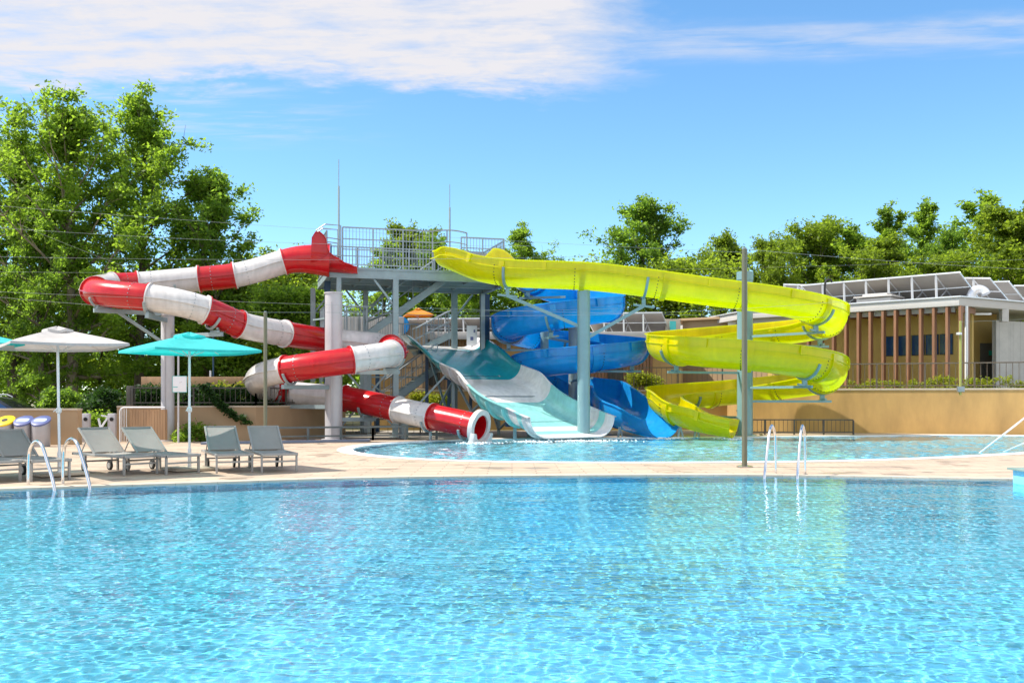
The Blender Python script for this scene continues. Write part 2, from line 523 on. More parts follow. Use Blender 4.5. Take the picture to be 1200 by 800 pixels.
# ------------------------------------------------------------------ ground, deck, pools
def catmull(pts, step=.25, closed=False):
    pts = [Vector(p) for p in pts]
    n = len(pts)
    out, node_ix = [], []
    rng = range(n if closed else n - 1)
    for i in rng:
        g = (lambda k: pts[k % n]) if closed else (lambda k: pts[max(0, min(n - 1, k))])
        p0, p1, p2, p3 = g(i - 1), g(i), g(i + 1), g(i + 2)
        if not closed and i == 0: p0 = p1 * 2 - p2
        if not closed and i == n - 2: p3 = p2 * 2 - p1
        k = max(2, int((p2 - p1).length / step))
        al_ = .5
        t0 = 0; t1 = t0 + max(1e-4, (p1 - p0).length) ** al_; t2 = t1 + max(1e-4, (p2 - p1).length) ** al_; t3 = t2 + max(1e-4, (p3 - p2).length) ** al_
        node_ix.append(len(out))
        for j in range(k):
            t = t1 + (t2 - t1) * j / k
            A1 = p0 * ((t1 - t) / (t1 - t0)) + p1 * ((t - t0) / (t1 - t0))
            A2 = p1 * ((t2 - t) / (t2 - t1)) + p2 * ((t - t1) / (t2 - t1))
            A3 = p2 * ((t3 - t) / (t3 - t2)) + p3 * ((t - t2) / (t3 - t2))
            B1 = A1 * ((t2 - t) / (t2 - t0)) + A2 * ((t - t0) / (t2 - t0))
            B2 = A2 * ((t3 - t) / (t3 - t1)) + A3 * ((t - t1) / (t3 - t1))
            out.append(B1 * ((t2 - t) / (t2 - t1)) + B2 * ((t - t1) / (t2 - t1)))
    if not closed:
        node_ix.append(len(out)); out.append(pts[-1])
    return out, node_ix


def sheet(name, loops, z, mat, kind='structure', thick=0):
    bm = bmesh.new()
    for lp in loops:
        vs = [bm.verts.new((p[0], p[1], z)) for p in lp]
        for i in range(len(vs)): bm.edges.new((vs[i], vs[(i + 1) % len(vs)]))
    bmesh.ops.triangle_fill(bm, use_beauty=True, use_dissolve=False, edges=bm.edges[:])
    bmesh.ops.recalc_face_normals(bm, faces=bm.faces)
    if bm.faces and sum(f.normal.z for f in bm.faces) < 0:
        bmesh.ops.reverse_faces(bm, faces=bm.faces)
    me = bpy.data.meshes.new(name)
    bm.to_mesh(me); bm.free()
    me.materials.append(mat)
    o = link_mesh(name, me)
    if kind: o['kind'] = kind
    return o


def wallring(name, loop, z0, z1, mat, kind='structure', flip=False):
    n = len(loop)
    mb = MB()
    mb.add([(p[0], p[1], z0) for p in loop] + [(p[0], p[1], z1) for p in loop],
           [(i, (i + 1) % n, n + (i + 1) % n, n + i) for i in range(n)])
    o = mb.build(name, mat)
    if kind: o['kind'] = kind
    return o


def offset_loop(loop, dist):
    n = len(loop); out = []
    for i in range(n):
        a, b, c = Vector(loop[i - 1]).xy, Vector(loop[i]).xy, Vector(loop[(i + 1) % n]).xy
        t = ((b - a).normalized() + (c - b).normalized())
        t = t.normalized() if t.length > 1e-6 else (c - b).normalized()
        nrm = Vector((t.y, -t.x))
        out.append((b.x + nrm.x * dist, b.y + nrm.y * dist))
    return out


# main pool outline (counter-clockwise)
far_edge = [(14.0, 16.3), (8.4, 16.85), (6.3, 17.4), (4.1, 17.75), (1.5, 17.7), (-.6, 17.5), (-2.8, 17.05), (-5.0, 16.15), (-7.7, 15.0), (-11, 13.4), (-14.0, 11.8)]
fe, _ = catmull([(x, y, 0) for x, y in far_edge], .4)
main_loop = [(-14.0, 1.6), (14.0, 1.6)] + [(p.x, p.y) for p in fe]
# splash-down pool outline (counter-clockwise: near edge left to right, far edge back)
kp = [(-4.3, 27.0), (-3.75, 24.9), (-2.4, 22.9), (-.75, 21.85), (.92, 21.45), (3.67, 21.4), (5.55, 21.6), (7.55, 22.1), (9.9, 23.2), (12.9, 25.2), (16.4, 28.2),
      (19.5, 32.0), (20.2, 35.4), (17.6, 36.9), (12.6, 36.4), (8.0, 35.2), (3.0, 34.3), (-1.0, 33.2), (-3.1, 31.4), (-4.1, 29.3)]
kl, _ = catmull([(x, y, 0) for x, y in kp], .5, True)
kids_loop = [(p.x, p.y) for p in kl]
main_out = offset_loop(main_loop, .32)
kids_out = offset_loop(kids_loop, .42)
DX0, DX1, DY0, DY1 = -34.0, 34.0, -6.0, 37.2
deck_poly = [(DX0, DY0), (DX1, DY0), (DX1, 34.0), (19.6, 37.7), (9.4, 41.0), (4.0, 42.6), (-8, 42.6), (-12, 36), (DX0, 36)]
sheet('pool_deck', [deck_poly, main_out, kids_out], 0.0, M['deck'])
G = 900
gh = [(x * 1.0, y) for x, y in deck_poly]
sheet('ground', [[(-G, -G), (G, -G), (G, G * 1.5), (-G, G * 1.5)], gh], -.004, M['ground'])


def band(name, inner, outer, z, mat, drop=.12):
    n = len(inner)
    mb = MB()
    vs = [(x, y, z) for x, y in inner] + [(x, y, z) for x, y in outer] + [(x, y, z - drop) for x, y in inner]
    fs = []
    for i in range(n):
        j = (i + 1) % n
        fs.append((i, n + i, n + j, j)); fs.append((2 * n + i, i, j, 2 * n + j))
    mb.add(vs, fs)
    o = mb.build(name, mat)
    o['kind'] = 'structure'
    return o


band('pool_kerb', main_loop, main_out, .006, M['coping'])
band('pool_kerb', kids_loop, kids_out, .012, M['whitecoping'])
sheet('pool_floor', [main_loop], -1.15, M['tile'])
wr = wallring('pool_wall', main_loop, -1.15, -.1, M['tile'])
sheet('pool_floor', [kids_loop], -.55, M['kidtile'])
wr2 = wallring('pool_wall', kids_loop, -.55, -.1, M['kidtile'])
for o in bpy.data.objects:
    if o.name.startswith(('pool_floor', 'pool_wall')): o.cycles.is_caustics_receiver = True

wm = bpy.data.materials.new('pool_water'); wm.use_nodes = True
wn = wm.node_tree; wn.nodes.clear()
wo_ = wn.nodes.new('ShaderNodeOutputMaterial'); wg = wn.nodes.new('ShaderNodeBsdfGlass')
wg.inputs['IOR'].default_value = 1.33; wg.inputs['Roughness'].default_value = 0; wg.inputs['Color'].default_value = (.93, .985, 1, 1)
wn.links.new(wg.outputs[0], wo_.inputs[0])


def inside(loop, X, Y):
    c = np.zeros(X.shape, bool)
    n = len(loop)
    for i in range(n):
        x1, y1 = loop[i]; x2, y2 = loop[(i + 1) % n]
        if y1 == y2: continue
        k = ((y1 > Y) != (y2 > Y)) & (X < (x2 - x1) * (Y - y1) / (y2 - y1) + x1)
        c ^= k
    return c


def water(name, loop, z, dx, dy, waves, seed):
    """rippled surface: a grid of small waves running out under the kerb, closer spaced towards the near side"""
    rng = np.random.default_rng(seed)
    big = offset_loop(loop, .1)
    xs = [p[0] for p in big]; ys = [p[1] for p in big]
    nx = int((max(xs) - min(xs)) / dx)
    x = np.linspace(min(xs), max(xs), nx); nx = len(x)
    y = [min(ys)]
    while y[-1] < max(ys): y.append(y[-1] + dy * min(2.0, max(1.0, y[-1] / 7.0)))
    y = np.array(y); ny = len(y)
    X, Y = np.meshgrid(x, y)
    Z = np.zeros_like(X)
    for lam0, lam1, n_, amp, th0, sp in waves:
        for i in range(n_):
            lam = lam0 * (lam1 / lam0) ** rng.random()
            th = rng.normal(th0, sp); k = 2 * math.pi / lam
            ax = X + .15 * np.sin(.7 * Y + i) ; ay = Y + .15 * np.sin(.6 * X + 2 * i)
            Z += amp * lam * rng.uniform(.5, 1.3) * np.sin(k * (ax * math.cos(th) + ay * math.sin(th)) + rng.uniform(0, 6.28))
    # calmer and livelier patches
    patch = .85 + .38 * np.sin(.55 * X + 1.3 * np.sin(.4 * Y + 1)) * np.sin(.5 * Y + .8 * np.sin(.5 * X)) + .12 * np.sin(1.7 * X + .9 * Y)
    streak = .5 + .5 * np.sin(.9 * Y + 1.6 * np.sin(.28 * X + .5) + .7 * np.sin(.8 * X - .3 * Y))
    Z *= (.4 + .6 * patch) * (.74 + .32 * streak)
    print(name, nx, ny, 'slope rms', np.std(np.diff(Z, axis=0) / np.diff(y)[:, None]), np.std(np.diff(Z, axis=1) / (x[1] - x[0])))
    keep = inside(big, (X[:-1, :-1] + X[1:, 1:]) / 2, (Y[:-1, :-1] + Y[1:, 1:]) / 2)
    ix = np.arange(nx * ny).reshape(ny, nx)
    Q = np.stack([ix[:-1, :-1], ix[:-1, 1:], ix[1:, 1:], ix[1:, :-1]], -1)[keep]
    used = np.unique(Q)
    remap = np.full(nx * ny, -1, np.int64); remap[used] = np.arange(len(used))
    V = np.stack([X, Y, Z + z], -1).reshape(-1, 3)[used]
    Q = remap[Q]
    me = fast_mesh(name, V, Q)
    me.polygons.foreach_set('use_smooth', np.ones(len(Q), bool))
    me.materials.append(wm)
    o = link_mesh(name, me)
    o['kind'] = 'structure'
    o.cycles.is_caustics_caster = True
    return o


def fast_mesh(name, V, Q):
    me = bpy.data.meshes.new(name)
    k = Q.shape[1]
    me.vertices.add(len(V)); me.vertices.foreach_set('co', np.asarray(V, np.float32).ravel())
    me.loops.add(Q.size); me.loops.foreach_set('vertex_index', Q.astype(np.int32).ravel())
    me.polygons.add(len(Q)); me.polygons.foreach_set('loop_start', np.arange(0, Q.size, k, dtype=np.int32))
    try: me.polygons.foreach_set('loop_total', np.full(len(Q), k, np.int32))
    except Exception: pass
    me.update(calc_edges=True)
    me.validate()
    return me


water('pool_water', main_loop, -.022, .018, .0155, [(.07, .17, 50, .00125, 1.45, .7), (.17, .5, 24, .0009, 1.5, .6), (.5, 2.4, 12, .00085, 1.45, .55)], 3)
water('splash_pool_water', kids_loop, -.022, .05, .03, [(.2, .5, 30, .0046, 1.4, 1.0), (.5, 1.6, 16, .0034, 1.5, 1.0)], 5)
# ------------------------------------------------------------------ slides: shared sweep tools
ZUP = Vector((0, 0, 1))


def frames(pts):
    n = len(pts); out = []
    for i in range(n):
        t = (pts[min(i + 1, n - 1)] - pts[max(i - 1, 0)]).normalized()
        r = Vector((t.x, t.y, 0)).cross(ZUP).normalized()
        u = r.cross(t).normalized()
        out.append((pts[i], t, r, u))
    return out


def circ(fr, r, n=28):
    p, t, R, U = fr
    return [p + R * (r * math.cos(2 * math.pi * k / n)) + U * (r * math.sin(2 * math.pi * k / n)) for k in range(n)]


def tube_section(mb, frs, ro, ri, n=28):
    """hollow tube between two radii (callables or numbers)"""
    m = len(frs)
    f_o = ro if callable(ro) else (lambda i: ro)
    f_i = ri if callable(ri) else (lambda i: ri)
    outer = [circ(frs[i], f_o(i), n) for i in range(m)]
    inner = [circ(frs[i], f_i(i), n) for i in range(m)]
    mb.rings(outer, cap=False); mb.rings([list(r) for r in reversed(inner)], cap=False)
    mb.rings([inner[0], outer[0]], cap=False); mb.rings([outer[-1], inner[-1]], cap=False)


def seam(mb, frs, r, side, w=.05, h=.03):
    prof = [(side * (r - .012), -h / 2), (side * (r + w), -h / 2), (side * (r + w), h / 2), (side * (r - .012), h / 2)]
    rings = [[p + R * a + U * b for a, b in prof] for p, t, R, U in frs]
    mb.rings(rings)


def flange(mb, fr, ro, ri, w=.07, n=28):
    p, t, R, U = fr
    a = (p - t * w / 2, t, R, U); b = (p + t * w / 2, t, R, U)
    tube_section(mb, [a, b], ro, ri, n)


def bolts(mb, fr, r, n, off=.05, s=.016, arc=(0, 360)):
    p, t, R, U = fr
    for k in range(n):
        a = R_(arc[0] + (arc[1] - arc[0]) * (k + .5) / n)
        dvec = R * math.cos(a) + U * math.sin(a)
        q = p + dvec * r + t * off
        mb.tube([q - dvec * .01, q + dvec * .014], s, 5)


# ------------------------------------------------------------------ red and white tube slide
RED = [(386, 305, 34.3, 'red'), (368, 304, 34.2), (350, 303, 34.1), ('w', 331, 307, 34.0), (304, 316, 33.9), ('r', 274, 323, 33.7), ('w', 233, 327, 33.5),
       (195, 330.5, 33.3), ('r', 161, 333.5, 33.0), ('w', 131, 335, 32.6), (113, 338, 31.8), ('r', 111, 341, 31.0), (121, 343.5, 30.5),
       (146, 346, 30.2), ('w', 176, 349, 30.1), (207, 354, 30.2), ('r', 241, 363, 30.6), (262, 372, 31.0), ('w', 281, 380.5, 31.4), (305, 386, 31.9),
       ('r', 334, 391, 32.7), (360, 395.5, 33.5), ('w', 393, 399.5, 34.3), (425, 402, 34.7), (444, 404, 34.6), ('r', 458, 407.5, 34.0), (463.5, 411, 33.3),
       ('w', 459, 414.5, 32.5), (440, 417.5, 31.8), ('r', 411, 422, 31.3), (372, 427.5, 31.1), ('w', 334, 433, 31.25), (312, 438, 31.7), (301.5, 445, 32.6), (305, 452, 33.6),
       ('r', 317, 457, 34.2), ('w', 338, 460.5, 34.5), (365, 463, 34.5), ('r', 405, 466.5, 34.2), (435, 472.5, 33.7), ('w', 467, 480, 33.1), ('r', 508, 488.5, 32.3),
       (537, 494.5, 31.8), (562, 500.5, 31.4)]
nodes, marks = [], []
for q in RED:
    if isinstance(q[0], str):
        marks.append((len(nodes), q[0])); nodes.append(P(*q[1:4]))
    else:
        if len(q) == 4: marks.append((len(nodes), 'r'))
        nodes.append(P(*q[:3]))
pts, ix = catmull(nodes, .14)
# light smoothing
for _ in range(6):
    pts = [pts[0]] + [(pts[i - 1] + pts[i] * 2 + pts[i + 1]) / 4 for i in range(1, len(pts) - 1)] + [pts[-1]]
frs = frames(pts)
RT = .415
red_slide = thing('tube_slide', 'red and white closed tube slide winding down from the tower to the splash pool', 'water slide', (pts[-1].x, pts[-1].y, 0))
ends = [ix[m[0]] for m in marks] + [len(pts) - 1]
for s, (mi, c) in enumerate(marks):
    a, b = ends[s], ends[s + 1]
    mb = MB()
    seg = frs[a:b + 1]
    if s == 0:
        rf = lambda i, n_=len(seg): RT + .16 * (1 - i / n_) ** 1.5
        tube_section(mb, seg, rf, lambda i: rf(i) - .03)
    else:
        tube_section(mb, seg, RT, RT - .03)
        seam(mb, seg, RT, 1); seam(mb, seg, RT, -1)
    if s > 0: flange(mb, frs[a], RT + .052, RT - .02, .045)
    if b < len(pts) - 1:
        f_ = frs[b]; flange(mb, (f_[0] - f_[1] * .046, *f_[1:]), RT + .05, RT - .02, .044)
    mb.second(M['steel'])
    bolts(mb, frs[max(b - 3, 0)], RT, 22, 0)
    o = mb.build('tube_section', M['red' if c == 'r' else 'tubewhite'], red_slide)
    o['label'] = 'glossy red tube section' if c == 'r' else 'white tube section'
# white exit collar, split in an upper and a lower half shell
mb = MB()
fe_ = frs[-1]
e0 = (fe_[0] - fe_[1] * .10, fe_[1], fe_[2], fe_[3]); e1 = (fe_[0] + fe_[1] * .06, fe_[1], fe_[2], fe_[3])
tube_section(mb, [e0, e1], RT + .15, RT - .02, 32)
mb.build('exit_collar', M['tubewhite'], red_slide, bevel=.01)
mb = MB()
p, t, Rr, U = e1
prof = [(-.57, -.16), (-.57, -.62), (.57, -.62), (.57, -.16), (.43, -.16), (.36, -.30), (.2, -.42), (0, -.45), (-.2, -.42), (-.36, -.30), (-.43, -.16)]
mb.rings([[p + t * w_ + Rr * a + U * b for a, b in prof] for w_ in (-.02, .14)])
mb.build('exit_lip', M['tubewhite'], red_slide, bevel=.02)
# open entry flume with a raised horn on each side
ent = [P(419, 307.5, 34.5), P(405, 307, 34.45), P(392, 306, 34.38), P(380, 305, 34.28), P(371, 304, 34.2), P(364, 303.5, 34.16)]
ep, _ = catmull(ent, .08)
ef = frames(ep)


def uprof(w, hl, hr, th=.025, lip=.07, n=16, flat=0.0):
    """closed U profile: inner curve left to right, outer curve back (u to the right, v up)"""
    def half(h, sgn):
        pts_ = []
        if h <= w:
            fm = math.acos(max(-1, 1 - h / w))
            for k in range(n + 1):
                f = fm * (1 - k / n)
                pts_.append((sgn * (flat + w * math.sin(f)), w - w * math.cos(f), f))
        else:
            for k in range(4):
                pts_.append((sgn * (flat + w), h - (h - w) * k / 4, math.pi / 2))
            m_ = n - 3
            for k in range(m_):
                f = math.pi / 2 * (1 - k / (m_ - 1))
                pts_.append((sgn * (flat + w * math.sin(f)), w - w * math.cos(f), f))
        return pts_
    Lh, Rh = half(hl, -1), half(hr, 1)
    inner = Lh + list(reversed(Rh))
    nm = [(-math.sin(f), -math.cos(f)) for _, _, f in Lh] + [(math.sin(f), -math.cos(f)) for _, _, f in reversed(Rh)]
    inn = [(a, b) for a, b, _ in inner]
    out = [(a + nx * th, b + nz * th) for (a, b), (nx, nz) in zip(inn, nm)]
    lipL = [(inn[0][0] - th - lip, inn[0][1]), (inn[0][0] - th - lip, inn[0][1] - .03)]
    lipR = [(inn[-1][0] + th + lip, inn[-1][1] - .03), (inn[-1][0] + th + lip, inn[-1][1])]
    out[0] = (out[0][0], out[0][1] - .03); out[-1] = (out[-1][0], out[-1][1] - .03)
    return inn + list(reversed(lipR)) + list(reversed(out)) + list(reversed(lipL))


def put(fr, prof):
    p, t, Rr, U = fr
    return [p + Rr * a + U * b for a, b in prof]


def trough(mb, frs_, w, hl, hr, th=.025, lip=.07, flat=0.0):
    n = len(frs_)
    g = lambda f, i: f(i / max(1, n - 1)) if callable(f) else f
    rings = [put(frs_[i], uprof(g(w, i), g(hl, i), g(hr, i), th, lip, 16, flat)) for i in range(n)]
    m = len(rings[0]); k = (m - 4) // 2
    mb.rings(rings, cap=False)
    b0 = len(mb.v) - m * n
    # caps as strips between inner and outer curves
    for base, rev in ((b0, False), (b0 + m * (n - 1), True)):
        inn = list(range(base, base + k)); out = list(range(base + m - 3, base + k + 1, -1))[:k]
        fs = []
        for i in range(k - 1):
            q = (inn[i], inn[i + 1], out[i + 1], out[i])
            fs.append(tuple(reversed(q)) if rev else q)
        mb.f += fs


def lerp_tab(tab):
    def f(t):
        for (a, x), (b, y) in zip(tab, tab[1:]):
            if t <= b:
                s_ = (t - a) / max(1e-6, b - a); s_ = s_ * s_ * (3 - 2 * s_)
                return x + (y - x) * s_
        return tab[-1][1]
    return f


ef2 = [(p - ZUP * .36, t, r_, u_) for p, t, r_, u_ in ef]
mb = MB()
hh = lerp_tab([(0, .16), (.25, .26), (.5, .42), (.68, .55), (.82, 1.12), (.92, 1.26), (1, 1.0)])
trough(mb, ef2, .56, hh, hh, .03, .06)
mb.build('entry_flume', M['red'], red_slide)


# support columns of the tube slide, with arms and cradles under the tube
def cradle(mb, fr, r, a0=200, a1=340, w=.07):
    p, t, Rr, U = fr
    rings = []
    for k in range(13):
        a = R_(a0 + (a1 - a0) * k / 12)
        dv = Rr * math.cos(a) + U * math.sin(a)
        rings.append([p + dv * r - t * w / 2, p + dv * (r + .05) - t * w / 2, p + dv * (r + .05) + t * w / 2, p + dv * r + t * w / 2])
    mb.rings(rings)


def near_ix(px, Y, lo=0, hi=None):
    hi = hi or len(pts)
    return min(range(lo, hi), key=lambda i: abs(600 + pts[i].x * F / pts[i].y - px) + abs(pts[i].y - Y) * 12)


def tube_support(colx, coly, px, Y, drop=.62, strut=None):
    i = near_ix(px, Y)
    fr = frs[i]
    mb = MB()
    cradle(mb, fr, RT + .06)
    q = fr[0] - ZUP * drop
    mb.bar(q + ZUP * .14 - fr[2] * .25, q + ZUP * .14 + fr[2] * .25, .08, .08)
    mb.bar(q + ZUP * .2 - fr[2] * .2, fr[0] - ZUP * (RT + .02) - fr[2] * .2, .05, .1)
    mb.bar(q + ZUP * .2 + fr[2] * .2, fr[0] - ZUP * (RT + .02) + fr[2] * .2, .05, .1)
    c = Vector((colx, coly, q.z + .06))
    e = q + ZUP * .06
    dv = (e - c); dv.z = 0
    e2 = e + dv.normalized() * .3
    mb.bar(c, e2, .11, .13)
    if strut:
        mb.bar(Vector((colx, coly, q.z - strut)), c + dv * .8, .09, .09)
    mb.build('bracket', M['steelpaint'], red_slide)


c1 = Vector((GX(196.5, 31.75), 31.75, 0)); c2 = Vector((GX(391, 33.0), 33.0, 0))
for c, r, z in ((c1, .205, 4.0), (c2, .285, 4.83)):
    mb = MB()
    mb.lathe((c.x, c.y, 0), [(r + .12, 0), (r + .12, .03), (r, .04), (r, z), (r + .03, z), (r + .03, z + .04), (r * .9, z + .05)], 28)
    mb.tube([(c.x - .02, c.y - r - .03, .1), (c.x - .02, c.y - r - .03, z - .3)], .02, 6)
    mb.build('support_column', M['column'], red_slide)
tube_support(c1.x, c1.y, 122, 30.6, .60, .95)
tube_support(c1.x, c1.y, 175, 30.1, .62)
tube_support(c1.x, c1.y, 205, 33.3, .6)
tube_support(c1.x, c1.y, 250, 30.8, .7, .1)
tube_support(c2.x, c2.y, 459, 32.4, .66)
tube_support(c2.x, c2.y, 340, 31.3, .62)
tube_support(c2.x, c2.y, 322, 34.3, .60)
tube_support(c2.x, c2.y, 430, 33.8, .62)
for px, Y in ((548, 31.6), (506, 32.4)):
    i = near_ix(px, Y); fr = frs[i]
    mb = MB(); cradle(mb, fr, RT + .06)
    mb.tube([(fr[0].x, fr[0].y + .1, -.3), (fr[0].x, fr[0].y + .1, fr[0].z - RT)], .05, 8)
    mb.build('bracket', M['steelpaint'], red_slide)
# low silver post under the tube near the exit
mb = MB(); mb.lathe((GX(473, 34.0), 34.0, 0), [(.16, 0), (.16, .75), (.1, .78)], 18)
mb.build('support_column', M['steelpaint'], red_slide)


# ------------------------------------------------------------------ teal family slide
TN = [(514, 405.5, 39.9), (522, 408, 39.3), (531, 414, 38.6), (545, 427, 37.7), (558, 440, 36.95), (571, 447.5, 36.35), (585, 454.5, 35.75), (599, 471.5, 35.05), (618, 486.5, 34.35), (645, 499.5, 33.7), (662, 508, 33.1), (672, 512, 32.75)]
tp, tix = catmull([P(*q) for q in TN], .1)
for _ in range(4):
    tp = [tp[0]] + [(tp[i - 1] + tp[i] * 2 + tp[i + 1]) / 4 for i in range(1, len(tp) - 1)] + [tp[-1]]
dirv = Vector((tp[-1].x - tp[0].x, tp[-1].y - tp[0].y, 0)).normalized()
RV = dirv.cross(ZUP).normalized()
tf = [(p, (tp[min(i + 1, len(tp) - 1)] - tp[max(0, i - 1)]).normalized(), RV, ZUP) for i, p in enumerate(tp)]
teal_slide = thing('family_slide', 'wide teal and white open slide with low banked sides ending in the splash pool', 'water slide', (tp[-1].x, tp[-1].y, 0))
n = len(tf)
BW, BF = .66, 1.08


def bank_h(i):
    t = i / (n - 1)
    return lerp_tab([(0, .42), (.12, .5), (.3, .55), (.75, .64), (1, .67)])(t)


def t_part(a, b, mat, name, label=None):
    i0, i1 = int(a * (n - 1)), int(b * (n - 1))
    seg = tf[i0:i1 + 1]
    rings = [put(seg[k], uprof(BW, bank_h(i0 + k), bank_h(i0 + k), .03, .08, 16, BF)) for k in range(len(seg))]
    mb = MB(); m = len(rings[0]); kk = (m - 4) // 2
    mb.rings(rings, cap=False)
    nn = len(rings)
    for base, rev in ((0, False), (m * (nn - 1), True)):
        inn = list(range(base, base + kk)); out = list(range(base + m - 3, base + kk + 1, -1))[:kk]
        for i in range(kk - 1):
            q = (inn[i], inn[i + 1], out[i + 1], out[i])
            mb.f.append(tuple(reversed(q)) if rev else q)
    o = mb.build(name, mat, teal_slide)
    if label: o['label'] = label
    return o


t_part(0, .10, M['lilac'], 'bed_section', 'white start band')
t_part(.10, .445, M['teal'], 'bed_section', 'deep teal upper bed')
t_part(.445, .66, M['lilac'], 'bed_section', 'white middle bed')
t_part(.66, .885, M['mint'], 'bed_section', 'pale mint lower bed')
t_part(.885, .925, M['lilac'], 'bed_section', 'white stripe across the bed')
t_part(.925, .965, M['mint'], 'bed_section', 'mint strip before the lip')
t_part(.965, 1.0, M['lilac'], 'bed_section', 'white exit lip')
for fr_ in (.445, .66):          # joint collars under the bed
    i = int(fr_ * (n - 1))
    mb = MB()
    prof = uprof(BW + .035, bank_h(i) - .04, bank_h(i) - .04, .05, .0, 16, BF)
    rings = []
    for w_ in (-.05, .05):
        f = tf[i]; rings.append(put((f[0] + dirv * w_ - ZUP * .035, f[1], f[2], f[3]), prof))
    mb.rings(rings, cap=False)
    mb.build('joint_collar', M['lilac'], teal_slide)
# stiffening ribs on the outer sides
for s in (-1, 1):
    for t_ in (.50, .58, .72, .78, .86, .975):
        i = int(t_ * (n - 1)); f = tf[i]
        mb = MB()
        prof = [(BF + BW * math.sin(a), BW - BW * math.cos(a)) for a in [R_(x) for x in range(0, 86, 8)]]
        rings = []
        for a, b in prof:
            nx, nz = (a - BF) / BW, (b - BW) / BW
            q = f[0] + RV * (s * a) + ZUP * b
            o2 = RV * (s * nx) + ZUP * nz
            rings.append([q + o2 * .02 - dirv * .02, q + o2 * .12 - dirv * .02, q + o2 * .12 + dirv * .02, q + o2 * .02 + dirv * .02])
        mb.rings(rings)
        mb.build('rib', M['lilac' if t_ < .66 or t_ > .9 else 'mint'], teal_slide)
# steel frame under the slide
for t_ in (.12, .4, .62, .82):
    i = int(t_ * (n - 1)); q = tf[i][0]
    for s in (-1, 1):
        b_ = q + RV * s * 1.0
        mb = MB()
        mb.bar((b_.x, b_.y, 0), (b_.x, b_.y, q.z - .06), .12, .12)
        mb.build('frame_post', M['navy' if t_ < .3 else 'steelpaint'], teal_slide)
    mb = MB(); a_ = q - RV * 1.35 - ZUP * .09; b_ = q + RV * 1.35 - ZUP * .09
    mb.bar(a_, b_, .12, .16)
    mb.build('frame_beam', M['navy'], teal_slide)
for t0, t1 in ((.12, .4), (.4, .62)):
    qa, qb = tf[int(t0 * (n - 1))][0], tf[int(t1 * (n - 1))][0]
    for s in (-1, 1):
        mb = MB()
        mb.bar((qa + RV * s), Vector((qb.x + RV.x * s, qb.y + RV.y * s, .2)), .07, .07)
        mb.bar(Vector((qa.x + RV.x * s, qa.y + RV.y * s, .2)), (qb + RV * s - ZUP * .2), .07, .07)
        mb.build('cross_brace', M['steelpaint'], teal_slide)


# ------------------------------------------------------------------ helical open flumes
def helix_slide(root, cx, cy, body, lead_in, tail, w, hin, hout, left_outer, joints, mat, step=.16, hl_tab=None, hr_tab=None, seg_len=2.6, wf=None):
    wi = (lambda i: wf(i / tot)) if wf else (lambda i: w)
    pts_ = list(lead_in)
    for a, r, z in body:
        pts_.append(Vector((cx + r * math.cos(R_(a)), cy + r * math.sin(R_(a)), z)))
    pts_ += list(tail)
    pp, _ = catmull(pts_, step)
    for _ in range(5):
        pp = [pp[0]] + [(pp[i - 1] + pp[i] * 2 + pp[i + 1]) / 4 for i in range(1, len(pp) - 1)] + [pp[-1]]
    ff = frames(pp)
    tot = len(ff) - 1
    L_ = int(seg_len / step)
    cuts = list(range(0, tot - L_ // 2, L_)) + [tot]
    hl = hl_tab or (lambda t: hout if left_outer else hin)
    hr = hr_tab or (lambda t: hin if left_outer else hout)
    for a, b in zip(cuts, cuts[1:]):
        seg = ff[a:b + 1]
        fl = lambda t, a=a, b=b: hl((a + (b - a) * t) / tot)
        frr = lambda t, a=a, b=b: hr((a + (b - a) * t) / tot)
        mb = MB()
        trough(mb, seg, lambda t, a=a, b=b: wi(a + (b - a) * t), fl, frr)
        # joint flange at the lower end
        if b < tot:
            s0, s1 = ff[b - 1], ff[b]
            for q in (0,):
                rings = [put((f[0] - f[3] * .03, f[1], f[2], f[3]), uprof(wi(b) + .03, hl(b / tot) - .06, hr(b / tot) - .06, .06, .0)) for f in (s0, ff[b])]
                k0 = len(mb.v); m = len(rings[0]); kk = (m - 4) // 2
                mb.rings(rings, cap=False)
                for base, rev in ((k0, False), (k0 + m, True)):
                    inn = list(range(base, base + kk)); out = list(range(base + m - 3, base + kk + 1, -1))[:kk]
                    for i in range(kk - 1):
                        qd = (inn[i], inn[i + 1], out[i + 1], out[i])
                        mb.f.append(tuple(reversed(qd)) if rev else qd)
        # box stiffeners under the outer rim
        sgn = -1 if left_outer else 1
        mid = ff[(a + b) // 2]
        hh_ = (hl if left_outer else hr)(((a + b) / 2) / tot)
        q = mid[0] + mid[2] * sgn * (wi((a + b) // 2) + .055) + mid[3] * (hh_ - .16)
        mb.bar(q + mid[3] * .13, q - mid[3] * .16, .10, .12, up=mid[1])
        # longitudinal seam along the outer wall
        rr = [[f[0] + f[2] * sgn * (wi(a + k) + .02 + e) + f[3] * (v_ + (hl if left_outer else hr)((a + k) / tot) - .30) for e, v_ in ((0, 0), (.05, 0), (.05, .025), (0, .025))] for k, f in enumerate(seg)]
        mb.rings(rr)
        if b < tot:
            bb = mb; mb.second(M['black'])
            f = ff[b - 2]
            for sg in (-1, 1):
                for k in range(9):
                    an = R_(8 + k * 10)
                    dv = f[2] * (sg * math.sin(an)) - f[3] * math.cos(an)
                    q = f[0] + f[3] * wi(b) + dv * (wi(b) + .02)
                    bb.tube([q, q + dv * .03], .018, 5)
        mb.build('flume_section', mat, root)
    return ff


